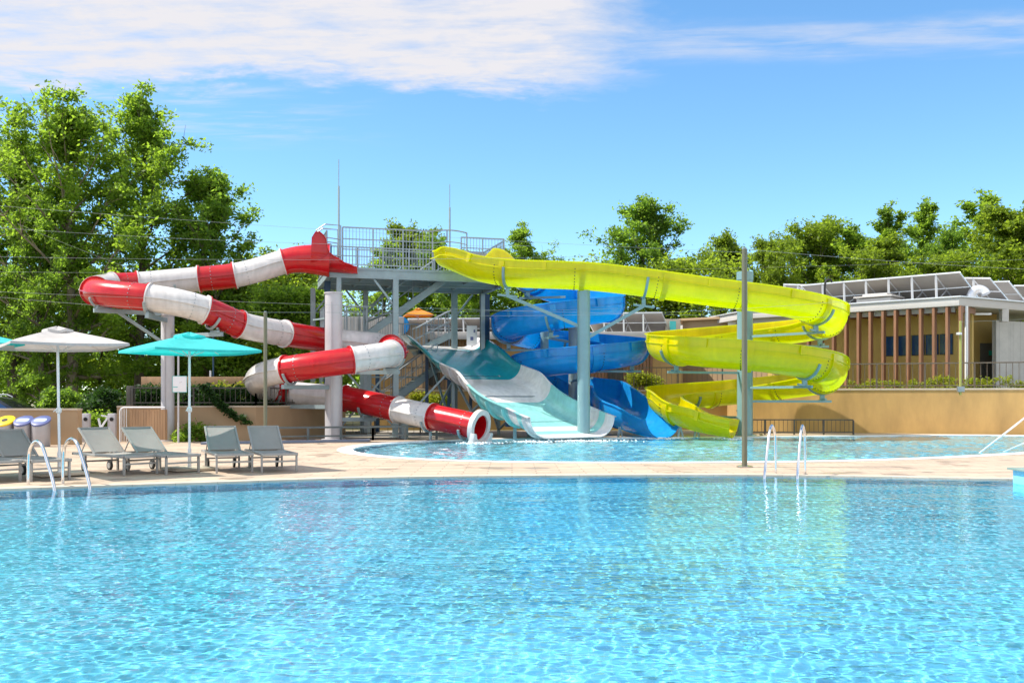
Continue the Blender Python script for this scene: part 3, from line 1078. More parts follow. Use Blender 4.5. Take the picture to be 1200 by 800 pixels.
def arm_support(root, cx, cy, f, w, rcol, mat, drop=.32):
    p, t, Rr, U = f
    mb = MB()
    rings = []
    for k in range(15):
        an = R_(-75 + 150 * k / 14)
        dv = Rr * math.sin(an) - U * math.cos(an)
        q = p + U * w + dv * (w + .03)
        rings.append([q - t * .04, q + dv * .07 - t * .04, q + dv * .07 + t * .04, q + t * .04])
    mb.rings(rings)
    b_ = p - ZUP * drop
    mb.bar(b_ + ZUP * .02, p - ZUP * .06, .16, .1)
    out = Vector((p.x - cx, p.y - cy, 0)); o1 = out.normalized()
    mb.bar(Vector((cx, cy, b_.z)) + o1 * (rcol - .03), Vector((cx, cy, b_.z)) + out + o1 * .35, .07, .085)
    mb.bar(b_ - t * .3 + ZUP * .05, b_ + t * .3 + ZUP * .05, .08, .06)
    return mb.build('support_arm', mat, root)


# yellow
YX, YY = GX(873, 36.7), 36.7
yl = thing('spiral_slide', 'bright yellow open spiral slide curling round its pale column', 'water slide', (YX, YY, 0))
ylead = [P(521, 312.5, 35.4), P(541, 321, 34.85), P(560, 329, 34.5), P(600, 335.5, 34.05), P(645, 337.5, 33.8), P(690, 339.5, 33.72),
         P(760, 347.5, 33.68), P(820, 356, 33.66)]
ybody = [(-90, 3.02, 4.27), (-60, 3.0, 4.03), (-30, 2.98, 3.83), (0, 2.98, 3.67), (30, 2.98, 3.55), (60, 2.98, 3.45), (90, 2.98, 3.33), (135, 2.98, 3.06), (180, 2.98, 2.76), (225, 2.98, 2.5),
         (270, 2.98, 2.27), (315, 2.98, 1.97), (360, 2.98, 1.62), (405, 2.98, 1.38), (450, 2.98, 1.12), (495, 2.98, .94), (530, 2.98, .80), (556, 2.95, .60)]
ytail = [Vector((6.02, 35.15, .38)), Vector((6.75, 34.55, .16)), Vector((7.55, 34.15, .03))]
yhr = lerp_tab([(0, .5), (.010, .80), (.018, .86), (.034, .84), (.06, .84), (.28, .84), (.36, .98), (.93, .98), (.97, .8), (1, .62)])
yhl = lerp_tab([(0, .45), (.018, .62), (.03, 1.24), (.04, 1.26), (.07, .68), (.12, .62), (.93, .62), (1, .6)])
yf = helix_slide(yl, YX, YY, ybody, ylead, ytail, .62, .62, .98, False, None, M['yellow'], hl_tab=yhl, hr_tab=yhr, wf=lerp_tab([(0, .72), (.04, .62), (.92, .62), (1, .76)]))
mb = MB(); mb.lathe((YX, YY, 0), [(.42, 0), (.42, .03), (.285, .04), (.285, 5.72), (.305, 5.72), (.305, 6.02), (.2, 6.04)], 28)
mb.build('support_column', M['bluecol'], yl)['label'] = 'pale round column inside the spiral'


def find_frame(ff, cx, cy, ang, k):
    """k-th passage of the path through the bearing ang around (cx, cy)"""
    hits, prev = [], None
    for i, f in enumerate(ff):
        if (Vector((f[0].x - cx, f[0].y - cy))).length > 4.5: prev = None; continue
        a = math.degrees(math.atan2(f[0].y - cy, f[0].x - cx))
        dlt = (a - ang + 180) % 360 - 180
        if prev is not None and (prev <= 0 < dlt or dlt <= 0 < prev) and abs(dlt) < 60: hits.append(i)
        prev = dlt
    return ff[hits[min(k, len(hits) - 1)]]


for ang, k in ((-52, 0), (8, 0), (70, 0), (200, 0), (-62, 1), (5, 1), (75, 1), (120, 1)):
    arm_support(yl, YX, YY, find_frame(yf, YX, YY, ang, k), .62, .28, M['bluecol'])
# forked column under the long straight run
cxx, cyy = GX(684, 33.75), 33.75
mb = MB(); mb.lathe((cxx, cyy, 0), [(.34, 0), (.34, .03), (.215, .04), (.215, 5.02), (.1, 5.03)], 26)
mb.build('support_column', M['bluecol'], yl)['label'] = 'tall grey-green column under the straight run'
for px, bz, py in ((594, 3.75, 342), (757, 3.35, 357)):
    i = min(range(len(yf)), key=lambda i: abs(600 + yf[i][0].x * F / yf[i][0].y - px) + (0 if i < len(yf) * .3 else 999))
    f = yf[i]
    mb = MB(); rings = []
    for k in range(15):
        an = R_(-60 + 145 * k / 14); dv = f[2] * math.sin(an) - f[3] * math.cos(an)
        q = f[0] + f[3] * .62 + dv * .65
        rings.append([q - f[1] * .04, q + dv * .07 - f[1] * .04, q + dv * .07 + f[1] * .04, q + f[1] * .04])
    mb.rings(rings)
    e = f[0] - ZUP * .34
    mb.bar(e, f[0] - ZUP * .08, .12, .1)
    mb.bar(e - f[1] * .35, e + f[1] * .35, .09, .07)
    mb.bar(Vector((cxx, cyy, bz)), e, .11, .11)
    mb.build('support_arm', M['bluecol'], yl)
for px_ in (793, 812):
    mb = MB(); q = P(px_, 505, 35.0)
    mb.bar((q.x, q.y, -.3), (q.x + .12, q.y, .45), .07); mb.bar((q.x + .3, q.y, -.3), (q.x + .12, q.y, .4), .06)
    mb.build('support_arm', M['steelpaint'], yl)

# blue
BX, BY = GX(667, 39.4), 39.4
bl = thing('spiral_slide', 'deep blue open spiral slide standing behind the teal slide', 'water slide', (BX, BY, 0))
blead = [Vector((GX(597, 37.8), 37.8, 5.9)), Vector((GX(611, 39.2), 39.2, 5.82)), Vector((GX(636, 40.8), 40.8, 5.45))]
bbody = [(75, 2.0, 5.1), (40, 1.6, 4.85), (0, 1.45, 4.55), (-45, 1.8, 4.3), (-90, 2.2, 4.05), (-135, 2.4, 3.8), (-180, 2.42, 3.62), (-225, 2.4, 3.48), (-270, 2.4, 3.3), (-315, 2.45, 3.05), (-360, 2.5, 2.78),
         (-405, 2.4, 2.53), (-450, 2.25, 2.32), (-495, 1.9, 2.16), (-540, 1.65, 1.96), (-585, 1.6, 1.72), (-620, 1.5, 1.5), (-650, 1.3, 1.28)]
btail = [P(706, 480, 39.6), P(717, 490, 38.3), P(728, 500, 36.9), P(748, 508, 35.7), P(777, 513.3, 34.6)]
bhl = lerp_tab([(0, .5), (.08, .95), (.80, .95), (.86, 1.2), (.93, 1.15), (.97, .8), (1, .68)])
bhr = lerp_tab([(0, .5), (.08, .60), (.80, .60), (.88, 1.15), (.95, 1.0), (1, .66)])
bf = helix_slide(bl, BX, BY, bbody, blead, btail, .62, .6, .95, True, None, M['blue'], hl_tab=bhl, hr_tab=bhr, wf=lerp_tab([(0, .62), (.84, .62), (.93, .84), (1, .86)]))
for (px, Y, zt) in ((671.5, 39.4, 4.1),):
    mb = MB(); mb.lathe((GX(px, Y), Y, 0), [(.3, 0), (.3, .03), (.18, .04), (.18, zt), (.2, zt), (.2, zt + .1), (.1, zt + .12)], 24)
    mb.build('support_column', M['steelpaint'], bl)
q = (GX(638, 40.6), 40.6)
mb = MB(); mb.lathe((q[0], q[1], 0), [(.3, 0), (.3, .03), (.17, .04), (.17, 5.05), (.1, 5.06)], 24)
mb.build('support_column', M['bluecol'], bl)
for ang, k in ((-110, 0), (170, 0), (95, 1), (0, 1), (-75, 1), (180, 1)):
    arm_support(bl, BX, BY, find_frame(bf, BX, BY, ang, k), .62, .18, M['bluecol'])
for px_ in (723, 690):
    mb = MB(); q = P(px_, 508, 35.4)
    mb.bar((q.x, q.y, -.3), (q.x + .1, q.y, .35), .07); mb.bar((q.x + .28, q.y, -.3), (q.x + .1, q.y, .35), .06)
    mb.build('support_arm', M['steelpaint'], bl)


# ------------------------------------------------------------------ slide tower
TZ = 5.92
A_ = Vector((GX(386, 34.4), 34.4, 0)); B_ = Vector((GX(598, 36.2), 36.2, 0))
ex = (B_ - A_).normalized(); ey = Vector((-ex.y, ex.x, 0)); TL = (B_ - A_).length; TD = 3.9
tw = thing('slide_tower', 'grey steel slide tower with railed top deck, open stairs and two lightning rods', 'tower', ((A_ + ex * TL / 2).x, (A_ + ex * TL / 2 + ey * TD / 2).y, 0))
T3 = lambda a, b, z: A_ + ex * a + ey * b + ZUP * z
mb = MB()
mb.prism([(T3(a, b, 0).x, T3(a, b, 0).y) for a, b in ((-.05, -.05), (TL, -.05), (TL, TD), (-.05, TD))], TZ - .05, TZ)
mb.build('deck_plate', M['steelpaint'], tw)
for a0, b0, a1, b1 in ((0, 0, TL, 0), (0, TD, TL, TD), (0, .02, 0, TD), (TL, .02, TL, TD), (0, TD / 2, TL, TD / 2)):
    mb = MB(); mb.bar(T3(a0, b0, TZ - .21), T3(a1, b1, TZ - .21), .10, .30)
    mb.bar(T3(a0, b0, TZ - .07), T3(a1, b1, TZ - .07), .16, .03); mb.bar(T3(a0, b0, TZ - .36), T3(a1, b1, TZ - .36), .16, .03)
    mb.build('deck_beam', M['steelpaint'], tw)
k = int(TL / 1.1)
for i in range(1, k):
    mb = MB(); mb.bar(T3(TL * i / k, .05, TZ - .17), T3(TL * i / k, TD - .05, TZ - .17), .06, .2)
    mb.build('joist', M['steelpaint'], tw)
cols = [(.32, .02, 'steelpaint', .16), (2.30, .02, 'steelpaint', .19), 
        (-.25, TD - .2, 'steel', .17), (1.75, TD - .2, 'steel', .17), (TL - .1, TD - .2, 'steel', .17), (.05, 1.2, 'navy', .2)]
for px in (532.5, 569):
    o_ = T3(0, TD + .05, 0); k_ = (px - 600) / F
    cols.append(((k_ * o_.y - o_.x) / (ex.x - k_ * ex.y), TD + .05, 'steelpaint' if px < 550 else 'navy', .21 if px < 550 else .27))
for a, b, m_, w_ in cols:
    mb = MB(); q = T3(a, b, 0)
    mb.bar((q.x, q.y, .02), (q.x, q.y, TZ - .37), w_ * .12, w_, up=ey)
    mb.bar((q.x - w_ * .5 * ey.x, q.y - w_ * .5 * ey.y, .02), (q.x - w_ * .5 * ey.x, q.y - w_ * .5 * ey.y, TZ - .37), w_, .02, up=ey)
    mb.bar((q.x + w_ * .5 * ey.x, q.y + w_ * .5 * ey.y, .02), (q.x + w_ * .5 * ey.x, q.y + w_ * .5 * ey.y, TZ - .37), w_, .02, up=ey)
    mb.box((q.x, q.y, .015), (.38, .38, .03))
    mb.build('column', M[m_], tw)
for a, b, s in ((2.3, .02, -1), (1.75, TD - .2, 1), (-.25, TD - .2, 1), (cols[-2][0], TD + .05, 1), (1.75, TD - .2, -1)):
    mb = MB(); mb.bar(T3(a, b, TZ - 1.35), T3(a + s * .75, b, TZ - .40), .07, .07)
    mb.build('knee_brace', M['steelpaint'], tw)
for (a0, b0, z0, a1, b1, z1) in ((-.25, TD - .2, 4.35, .3, .05, 4.2), (1.75, TD - .2, 4.3, 2.3, .02, 4.5), (1.75, TD - .2, 2.2, 4.1, TD - .2, 2.2), (1.75, TD - .2, .3, 4.1, TD - .2, 2.1), (1.75, TD - .2, 2.1, 4.1, TD - .2, .3),
                            (.32, .02, .3, 2.3, .02, 2.6), (.32, .02, 2.6, 2.3, .02, .3), (2.3, .02, .3, 4.1, .02, 2.2)):
    mb = MB(); mb.bar(T3(a0, b0, z0), T3(a1, b1, z1), .06, .06)
    mb.build('cross_brace', M['steelpaint'], tw)


def railing(root, pts_, h=1.33, post=1.05, name='railing', mat=None, picket=.115, ptop=None, mids=(.1,), extra=None, r=.022, open_base=False):
    mat = mat or M['steel']
    mb = MB()
    pts_ = [Vector(p) for p in pts_]
    for a, b in zip(pts_, pts_[1:]):
        L_ = (b - a).length
        n_ = max(1, round(L_ / post))
        mb.bar(a + ZUP * h, b + ZUP * h, r * 2, r * 2)
        for m_ in mids: mb.bar(a + ZUP * m_, b + ZUP * m_, r * 1.5, r * 1.5)
        if extra:
            for e in extra: mb.bar(a + ZUP * e, b + ZUP * e, r * 1.5, r * 1.5)
        for i in range(n_ + 1):
            q = a + (b - a) * (i / n_)
            mb.bar(q, q + ZUP * h, r * 2.2, r * 2.2)
        if picket:
            m2 = int(L_ / picket)
            for i in range(1, m2):
                q = a + (b - a) * (i / m2)
                mb.bar(q + ZUP * mids[0], q + ZUP * h, r * .75, r * .75)
    return mb.build(name, mat, root, smooth=0)


railing(tw, [T3(.45, -.02, TZ), T3(3.62, -.02, TZ)], 1.38, .95, extra=(.98, .62))
railing(tw, [T3(.45, TD, TZ), T3(TL, TD, TZ), T3(TL, .9, TZ)], 1.30, 1.0, extra=(.95,))
railing(tw, [T3(4.87, .85, TZ), T3(TL, .85, TZ)], 1.36, .95, extra=(.98, .62))
railing(tw, [T3(0, .9, TZ), T3(0, TD, TZ), T3(.45, TD, TZ)], 1.38, 1.0, extra=(.95,))
# curved guard rails round the two slide entries
mb = MB()
for (a, b) in ((-.32, -.32), (-.32, .55)):
    mb.tube([T3(.35, b, TZ + .02), T3(.35, b, TZ + 1.38), T3(a + .15, b, TZ + 1.40), T3(a - .15, b, TZ + 1.18), T3(a - .15, b, TZ + .55), T3(a + .1, b, TZ + .35), T3(.35, b, TZ + .32)], .024, 7)
    mb.tube([T3(.35, b, TZ + .9), T3(a + .2, b, TZ + .95), T3(a - .12, b, TZ + .95)], .018, 6)
mb.build('entry_guard', M['steel'], tw)
mb = MB()
arc = [T3(3.62 + 1.25 * k / 10, -.02 - .12 * math.sin(math.pi * k / 10), TZ + 1.38 + .05 * math.sin(math.pi * k / 10)) for k in range(11)]
mb.tube(arc, .024, 7)
mb.tube([q - ZUP * .42 for q in arc], .018, 6)
for q in (arc[0], arc[4], arc[10]): mb.tube([q - ZUP * (1.38 if q is not arc[4] else .45), q], .026, 7)
mb.build('entry_guard', M['steel'], tw)
mb = MB(); q0, q1 = T3(5.15, 1.05, TZ), T3(6.1, 1.05, TZ)
for i in range(22):
    q = q0 + (q1 - q0) * (i / 21); mb.box((q.x, q.y, TZ + .42), (.045, .03, .84), math.atan2(ex.y, ex.x))
mb.bar(q0 + ZUP * .42 + ey * .04, q1 + ZUP * .42 + ey * .04, .02, .84)
mb.build('corrugated_screen', M['column'], tw)
for px, Y, y0, y1, ym in ((397, 34.5, 345, 187, 218), (527, 37.5, 320, 216, 243)):
    mb = MB(); a, m_, b = P(px, y0, Y), P(px, ym, Y), P(px, y1, Y)
    mb.tube([a, m_], .035, 8); mb.tube([m_, b], .014, 6)
    mb.build('lightning_rod', M['steelpaint'], tw)


def stair(root, a, b, width_dir, width=.95, rail=True):
    """open steel flight from the low point a to the high point b"""
    a, b = Vector(a), Vector(b)
    mb = MB()
    wd = width_dir.normalized() * width
    for o_ in (Vector(), wd):
        mb.bar(a + o_, b + o_, .05, .24)
    fl = mb.build('stair_flight', M['steelpaint'], root)
    n_ = max(3, int(abs(b.z - a.z) / .19))
    mt = MB()
    run = Vector((b.x - a.x, b.y - a.y, 0)).normalized()
    for i in range(n_):
        q = a + (b - a) * ((i + .5) / n_)
        mt.bar(q + ZUP * .05, q + wd + ZUP * .05, .26, .035, up=ZUP)
    mt.build('tread', M['steel'], fl)
    if rail:
        for o_ in (Vector(), wd):
            mr = MB()
            mr.tube([a + o_ + ZUP * 1.0, b + o_ + ZUP * 1.0], .024, 7)
            mr.tube([a + o_ + ZUP * .55, b + o_ + ZUP * .55], .016, 6)
            for i in range(6):
                q = a + (b - a) * (i / 5) + o_
                mr.tube([q, q + ZUP * 1.0], .018, 6)
            mr.build('handrail', M['steel'], fl)
    return fl


s_top = P(520, 329, 36.4); s_l = P(430, 393, 36.4)
stair(tw, s_l, s_top, ey)
# mid landing and lower flights
lz = s_l.z
la = s_l
mb = MB()
mb.prism([((la - ex * 1.5).x, (la - ex * 1.5).y), (la.x + .2, la.y), ((la + ey * 2.2).x + .2, (la + ey * 2.2).y), ((la - ex * 1.5 + ey * 2.2).x, (la - ex * 1.5 + ey * 2.2).y)], lz - .12, lz - .04)
mb.build('landing', M['steelpaint'], tw)
railing(tw, [la - ex * 1.5, la - ex * 1.5 + ey * 2.2, la + ey * 2.2], 1.05, 1.0)
railing(tw, [la - ex * 1.5, la], 1.05, 1.0)
for a_ in (-1.45, .1):
    for b_ in (.05, 2.1):
        q = la + ex * a_ + ey * b_
        mb = MB(); mb.bar((q.x, q.y, 0), (q.x, q.y, lz - .1), .14, .14); mb.build('column', M['steelpaint'], tw)
l2 = P(512, 432, 39.0)
mb = MB(); q = l2
mb.prism([(q.x - .1, q.y - .2), (q.x + .8, q.y - .2), (q.x + .8, q.y + 1.0), (q.x - .1, q.y + 1.0)], q.z - .12, q.z - .04)
mb.build('landing', M['steelpaint'], tw)
l3 = P(450, 476, 38.6)
stair(tw, l3, l2 - ey * .1, ey)
stair(tw, P(488, 413, 40.7), P(531, 391, 40.7), ey)
# start deck of the family slide
q = tp[0]
mb = MB()
c_ = [q - RV * 1.7, q + RV * 1.7, q + RV * 1.7 - dirv * 2.0, q - RV * 1.7 - dirv * 2.0]
mb.prism([(v_.x, v_.y) for v_ in c_], q.z - .15, q.z - .03)
mb.build('start_deck', M['steelpaint'], tw)
for v_ in c_[2:]:
    mb = MB(); mb.bar((v_.x, v_.y, 0), (v_.x, v_.y, q.z - .1), .16, .16); mb.build('column', M['navy'], tw)
railing(tw, [c_[3] + ZUP * 0, c_[2]], 1.0, 1.1)
# info board beside the start of the family slide
b_ = P(553, 396, 40.3)
mb = MB(); mb.box((b_.x, b_.y, b_.z + .1), (.42, .03, .8)); ib = mb.build('notice_board', M['signwhite'], tw)
mb = MB(); mb.box((b_.x, b_.y - .02, b_.z - .02), (.12, .012, .14)); mb.box((b_.x + .1, b_.y - .02, b_.z + .28), (.06, .012, .12)); mb.build('pictogram', M['bluelid'], ib)
mb = MB(); mb.tube([P(553, 0, 40.3) * 0 + Vector((b_.x, b_.y + .03, 3.0)), Vector((b_.x, b_.y + .03, b_.z + .4))], .025, 6); mb.build('post', M['steel'], ib)
# ------------------------------------------------------------------ sun loungers
def make_lounger():
    t = thing('sun_lounger', 'grey sling sun lounger', 'sun lounger')
    W2, Ls, H = .34, 1.92, .33
    mb = MB()
    for s in (-1, 1):
        mb.bar((s * (W2 - .02), 0, H), (s * (W2 - .02), Ls, H), .04, .05)
    mb.bar((-W2, .02, H - .002), (W2, .02, H - .002), .038, .046); mb.bar((-W2, Ls - .02, H - .002), (W2, Ls - .02, H - .002), .038, .046)
    mb.build('frame', M['loungeframe'], t, bevel=.006)
    for y in (.06, 1.45):
        for s in (-1, 1):
            mb = MB(); mb.bar((s * (W2 - .022), y, 0), (s * (W2 - .022), y, H - .025), .036, .045)
            mb.build('leg', M['loungeframe'], t, bevel=.005)
    for y in (.06, 1.45):
        mb = MB(); mb.bar((-W2 + .04, y, .20), (W2 - .04, y, .20), .03, .03); mb.build('crossbar', M['loungeframe'], t)
    # seat sling, sagging a little
    ny = 12; prof = []
    mb = MB()
    rings = []
    for i in range(ny + 1):
        y = .05 + 1.14 * i / ny
        z = H + .03 - .03 * math.sin(math.pi * i / ny)
        row = []
        for k in range(9):
            x = -W2 + .03 + (2 * W2 - .06) * k / 8
            row.append((x, y, z - .018 * math.sin(math.pi * k / 8)))
        rings.append(row + [(a, b, c - .006) for a, b, c in reversed(row)])
    mb.rings(rings); mb.build('seat', M['sling'], t)
    # raised back
    th = R_(37); y0 = 1.16
    bp_ = lambda s, d: (s, y0 + d * math.cos(th), H + .02 + d * math.sin(th))
    mb = MB(); rings = []
    for i in range(13):
        d_ = .04 + .70 * i / 12
        row = []
        for k in range(9):
            x = -W2 + .06 + (2 * W2 - .12) * k / 8
            a = bp_(x, d_); sag = .02 * math.sin(math.pi * k / 8) * math.sin(math.pi * i / 12)
            row.append((a[0], a[1] + sag * math.sin(th), a[2] - sag * math.cos(th)))
        rings.append(row + [(a, b + .006, c) for a, b, c in reversed(row)])
    mb.rings(rings); bk = mb.build('backrest', M['sling'], t)
    mb = MB()
    for s in (-1, 1): mb.bar(bp_(s * (W2 - .05), 0), bp_(s * (W2 - .05), .76), .032, .032)
    mb.bar(bp_(-W2 + .05, .755), bp_(W2 - .05, .755), .03, .03)
    mb.build('back_frame', M['loungeframe'], bk)
    mb = MB()
    for s in (-1, 1): mb.bar(bp_(s * (W2 - .07), .42), (s * (W2 - .07), 1.72, H), .018, .018)
    mb.bar((-W2 + .07, 1.72, H + .012), (W2 - .07, 1.72, H + .012), .018, .018)
    mb.build('stay', M['loungeframe'], bk)
    for s in (-1, 1):
        x = s * (W2 - .09)
        mb = MB(); mb.tube([(x - .02, 1.62, .09), (x + .02, 1.62, .09)], .09, 18)
        w_ = mb.build('wheel', M['rubber'], t, bevel=.006)
        mb = MB(); mb.tube([(x - .024, 1.62, .09), (x + .024, 1.62, .09)], .058, 14); mb.build('hub', M['loungeframe'], w_)
        mb = MB(); mb.bar((x + s * .035, 1.62, .09), (x + s * .035, 1.62, H - .02), .02, .04); mb.build('fork', M['loungeframe'], w_)
    return t


LG = 'grey sun loungers along the pool edge'
spots = [(2, 16.1, 50, 'grey sling lounger cut off by the picture edge, only its foot end showing'),
         (61, 16.5, 50, 'grey sling lounger beside the white parasol pole, behind the pool handrails'),
         (167, 17.75, 50, 'grey sling lounger with wheels showing, between the white and aqua parasol poles'),
         (216, 17.95, 48, 'grey sling lounger with its foot end right at the aqua parasol base'),
         (275.5, 18.2, 25, 'grey sling lounger just past the aqua parasol, facing the pool squarely'),
         (328, 18.35, 24, 'grey sling lounger at the end of the row, in front of the slim post')]
proto = make_lounger()
for i, (px, Y, rz, lab) in enumerate(spots):
    o = proto if i == 0 else copy_tree(proto)
    o.location = (GX(px, Y), Y, 0.003); o.rotation_euler = (0, 0, R_(rz))
    tag(o, lab, 'sun lounger', LG)


# ------------------------------------------------------------------ parasols
def make_parasol(label, cloth, half, zr, rise, loc, rz, r_pole=.024, base=True, tilt=0.0):
    t = thing('parasol', label, 'parasol', (0, 0, 0), 0)
    mb = MB(); mb.tube([(0, 0, .05), (0, 0, zr + rise - .12)], r_pole, 10)
    mb.build('pole', M['alu'], t)
    if base:
        mb = MB(); mb.box((0, 0, .035), (.8, .8, .05)); mb.build('base', M['cap'], t, bevel=.012)
        mb = MB(); mb.tube([(0, 0, .05), (0, 0, .42)], r_pole + .012, 10); mb.build('sleeve', M['alu'], t)
        mb = MB(); mb.lathe((0, 0, 1.15), [(r_pole + .01, -.05), (r_pole + .025, -.03), (r_pole + .025, .03), (r_pole + .01, .05)], 12)
        mb.tube([(0, -.02, 1.15), (-.06, -.10, 1.17), (-.12, -.13, 1.13)], .008, 6)
        mb.build('crank', M['white'], t)
    # square canopy, cloth sagging between its ribs
    K = 10
    mb = MB(); cs = [(-half, -half), (half, -half), (half, half), (-half, half)]
    ring = lambda f, dz=0.0: [(c[0] * f + (d2[0] - c[0]) * f * j / K, c[1] * f + (d2[1] - c[1]) * f * j / K,
                               zr + rise * (1 - f) ** .92 + dz - .055 * math.sin(math.pi * j / K) * math.sin(math.pi * min(1, f)) - (.02 * math.sin(math.pi * j / K) if f >= 1 else 0))
                              for c, d2 in zip(cs, cs[1:] + cs[:1]) for j in range(K)]
    fr_ = [.16, .3, .45, .6, .75, .88, 1.0]
    rings = [ring(f) for f in fr_]
    edge = [(x * 1.003, y * 1.003, z - .045) for x, y, z in rings[-1]]
    mb.rings(rings + [edge] + [[(x, y, z - .004) for x, y, z in r] for r in reversed(rings)] + [rings[0]], cap=False)
    cp = mb.build('canopy', cloth, t)
    mb = MB()
    vr = [[(x * g, y * g, zr + rise * (1 - f) ** .92 + .028 + .018 * math.sin(5 * math.atan2(y, x) + 1)) for x, y, z in ring(f)] for f, g in ((.02, 1), (.12, 1.02), (.22, 1.02))]
    mb.rings(vr + [[(x, y, z - .05) for x, y, z in vr[-1]]], cap=True)
    mb.build('vent', cloth, cp)
    for j in range(4):
        a = cs[j]
        mb = MB(); mb.tube([(0, 0, zr + rise - .10), (a[0] * .5, a[1] * .5, zr + rise * .5 - .03), (a[0] * .985, a[1] * .985, zr - .01)], .009, 6)
        mb.build('rib', M['alu'], t)
        mb = MB(); mb.tube([(0, 0, zr - .12), (a[0] * .48, a[1] * .48, zr + rise * .52 - .05)], .008, 6)
        mb.build('strut', M['alu'], t)
    t.location = loc; t.rotation_euler = (R_(tilt), R_(tilt * .6), R_(rz))
    return t


make_parasol('white square parasol on a slim white pole above the loungers', M['white_cloth'], .95, 2.30, .30, (GX(70, 17.6), 17.6, .003), 38, tilt=-1.0)
make_parasol('aqua square parasol standing among the loungers, whole canopy in view', M['aqua_cloth'], 1.0, 2.27, .31, (GX(222, 18.9), 18.9, .003), 39)
make_parasol('aqua parasol at the picture edge, only one canopy corner showing', M['aqua_cloth'], .98, 2.34, .31, (GX(-62, 17.6), 17.6, .003), 44)
make_parasol('orange parasol seen under the tower stairs', M['orange_cloth'], .62, 3.38, .30, (GX(490, 45.0), 45.0, 1.75), 12)
# blue shade sail canopy peeking over the yellow slide
q = P(617, 304, 40.0)


# ------------------------------------------------------------------ steel posts and cables
def post(label, px, Y, h, r, mat, rz=0):
    t = thing('steel_post', label, 'post', (GX(px, Y), Y, 0))
    x = GX(px, Y)
    mb = MB(); mb.tube([(x, Y, .01), (x, Y, h)], r, 14); mb.build('shaft', mat, t)
    mb = MB(); mb.lathe((x, Y, 0), [(r * 3, .012), (r * 3, .024), (r * 1.3, .04)], 16); mb.build('base_plate', M['stainless'], t)
    mb = MB(); mb.tube([(x - .05, Y, h - .04), (x + .05, Y, h - .04)], .012, 6); mb.tube([(x, Y, h), (x, Y, h + .03)], r * .7, 10); mb.build('eyelet', M['steel'], t)
    return Vector((x, Y, h))


M['olivepost'] = pm('olive_steel', (.15, .15, .10), .38, .35, .1, 3)
p_a = post('tall slim olive grey steel post on the deck between the two pools', 872.5, 19.8, 4.33, .055, M['olivepost'])
p_b = post('slim olive post in front of the tube slide, behind the loungers', 311, 27.0, 3.70, .05, M['olivepost'])


def cable(label, a, b, sag=.12, r=.0032):
    a, b = Vector(a), Vector(b)
    base = (a.x, a.y, a.z)
    mb = MB()
    n_ = 24
    mb.tube([a + (b - a) * (i / n_) - ZUP * sag * 4 * (i / n_) * (1 - i / n_) for i in range(n_ + 1)], r, 5)
    return tag(mb.build('cable', M['wire'], None, loc=base), label, 'cable', 'thin cables strung over the pools')


cable('thin cable from the picture edge to the top of the slim tube slide post', P(-60, 342, 27), p_b, .1)
cable('taut cable from the slim post towards the stair landing of the tower', p_b, P(740, 361, 37.2), .05)
cable('cable running from the tall olive post towards the building', p_a, P(1420, 320, 34), .15)
cable('highest cable crossing in front of the big oak', P(-40, 238, 24), P(880, 296, 27), .1)
cable('cable crossing the oak crown below the highest one', P(-40, 264, 24), P(620, 288, 27), .15)
cable('cable crossing the tree just above the first red tube', P(-40, 300, 24), P(700, 300, 30), .1)
cable('cable passing behind the upper bend of the tube slide', P(-40, 318, 36), P(1300, 300, 40), .3)
cable('slanting cable going down from the oak to the tube column', P(20, 262, 33), P(196, 330, 33.0), .05)
cable('cable crossing the red front tube and the tower columns', P(-40, 340, 26), P(980, 372, 31), .1)
cable('pale cable slung in front of the blue spiral slide', P(380, 366, 29), P(1000, 352, 31), .25)
cable('cable running from the wall post towards the picture edge', P(1125, 377, 37.6), P(1300, 366, 36), .05)

# ------------------------------------------------------------------ walls round the site
def wall(label, pts_, h, th, mat, capmat, z0=0.0, cap=.06, over=.03, name='garden_wall'):
    t = thing(name, label, 'wall', (pts_[0][0], pts_[0][1], z0))
    mb = MB(); mc = MB()
    for a, b in zip(pts_, pts_[1:]):
        a, b = Vector((*a, 0)), Vector((*b, 0))
        dv = (b - a).normalized(); n_ = Vector((-dv.y, dv.x, 0)) * th
        mb.prism([(p_.x, p_.y) for p_ in (a, b, b + n_, a + n_)], z0, z0 + h)
        o_ = Vector((-dv.y, dv.x, 0)) * over; e_ = dv * .004
        mc.prism([(p_.x, p_.y) for p_ in (a - o_ - e_, b - o_ + e_, b + n_ + o_ + e_, a + n_ + o_ - e_)], z0 + h, z0 + h + cap)
    mb.build('wall_body', mat, t)
    mc.build('coping', capmat, t)
    return t


WZ = 1.70
WR = [(34.0, 33.0), (19.6, 37.9), (9.4, 41.2)]
wall('long ochre retaining wall behind the splash pool, below the building', [WR[0], WR[1], WR[2]][::-1], WZ, -.3 * -1, M['tan'], M['cap'], name='retaining_wall', cap=.07)
wall('ochre terrace wall behind the blue and yellow slides', [(-6.5, 43.4), (9.38, 43.4), (9.38, 41.25)], 1.68, .3, M['tan'], M['cap'], name='retaining_wall')
wall('low tan wall behind the recycling bins', [(-30, 29.4), (GX(91, 29.4), 29.4)], 1.02, .3, M['tan2'], M['cap'], cap=.05)
PW = [(GX(137, 31.8), 31.8), (GX(300, 32.6), 32.6 + .0), (GX(405, 36.2), 36.2)]
wall('tan planter wall with ivy, behind the loungers and aqua parasol', PW, 1.08, .25, M['tan2'], M['cap'], cap=.05)
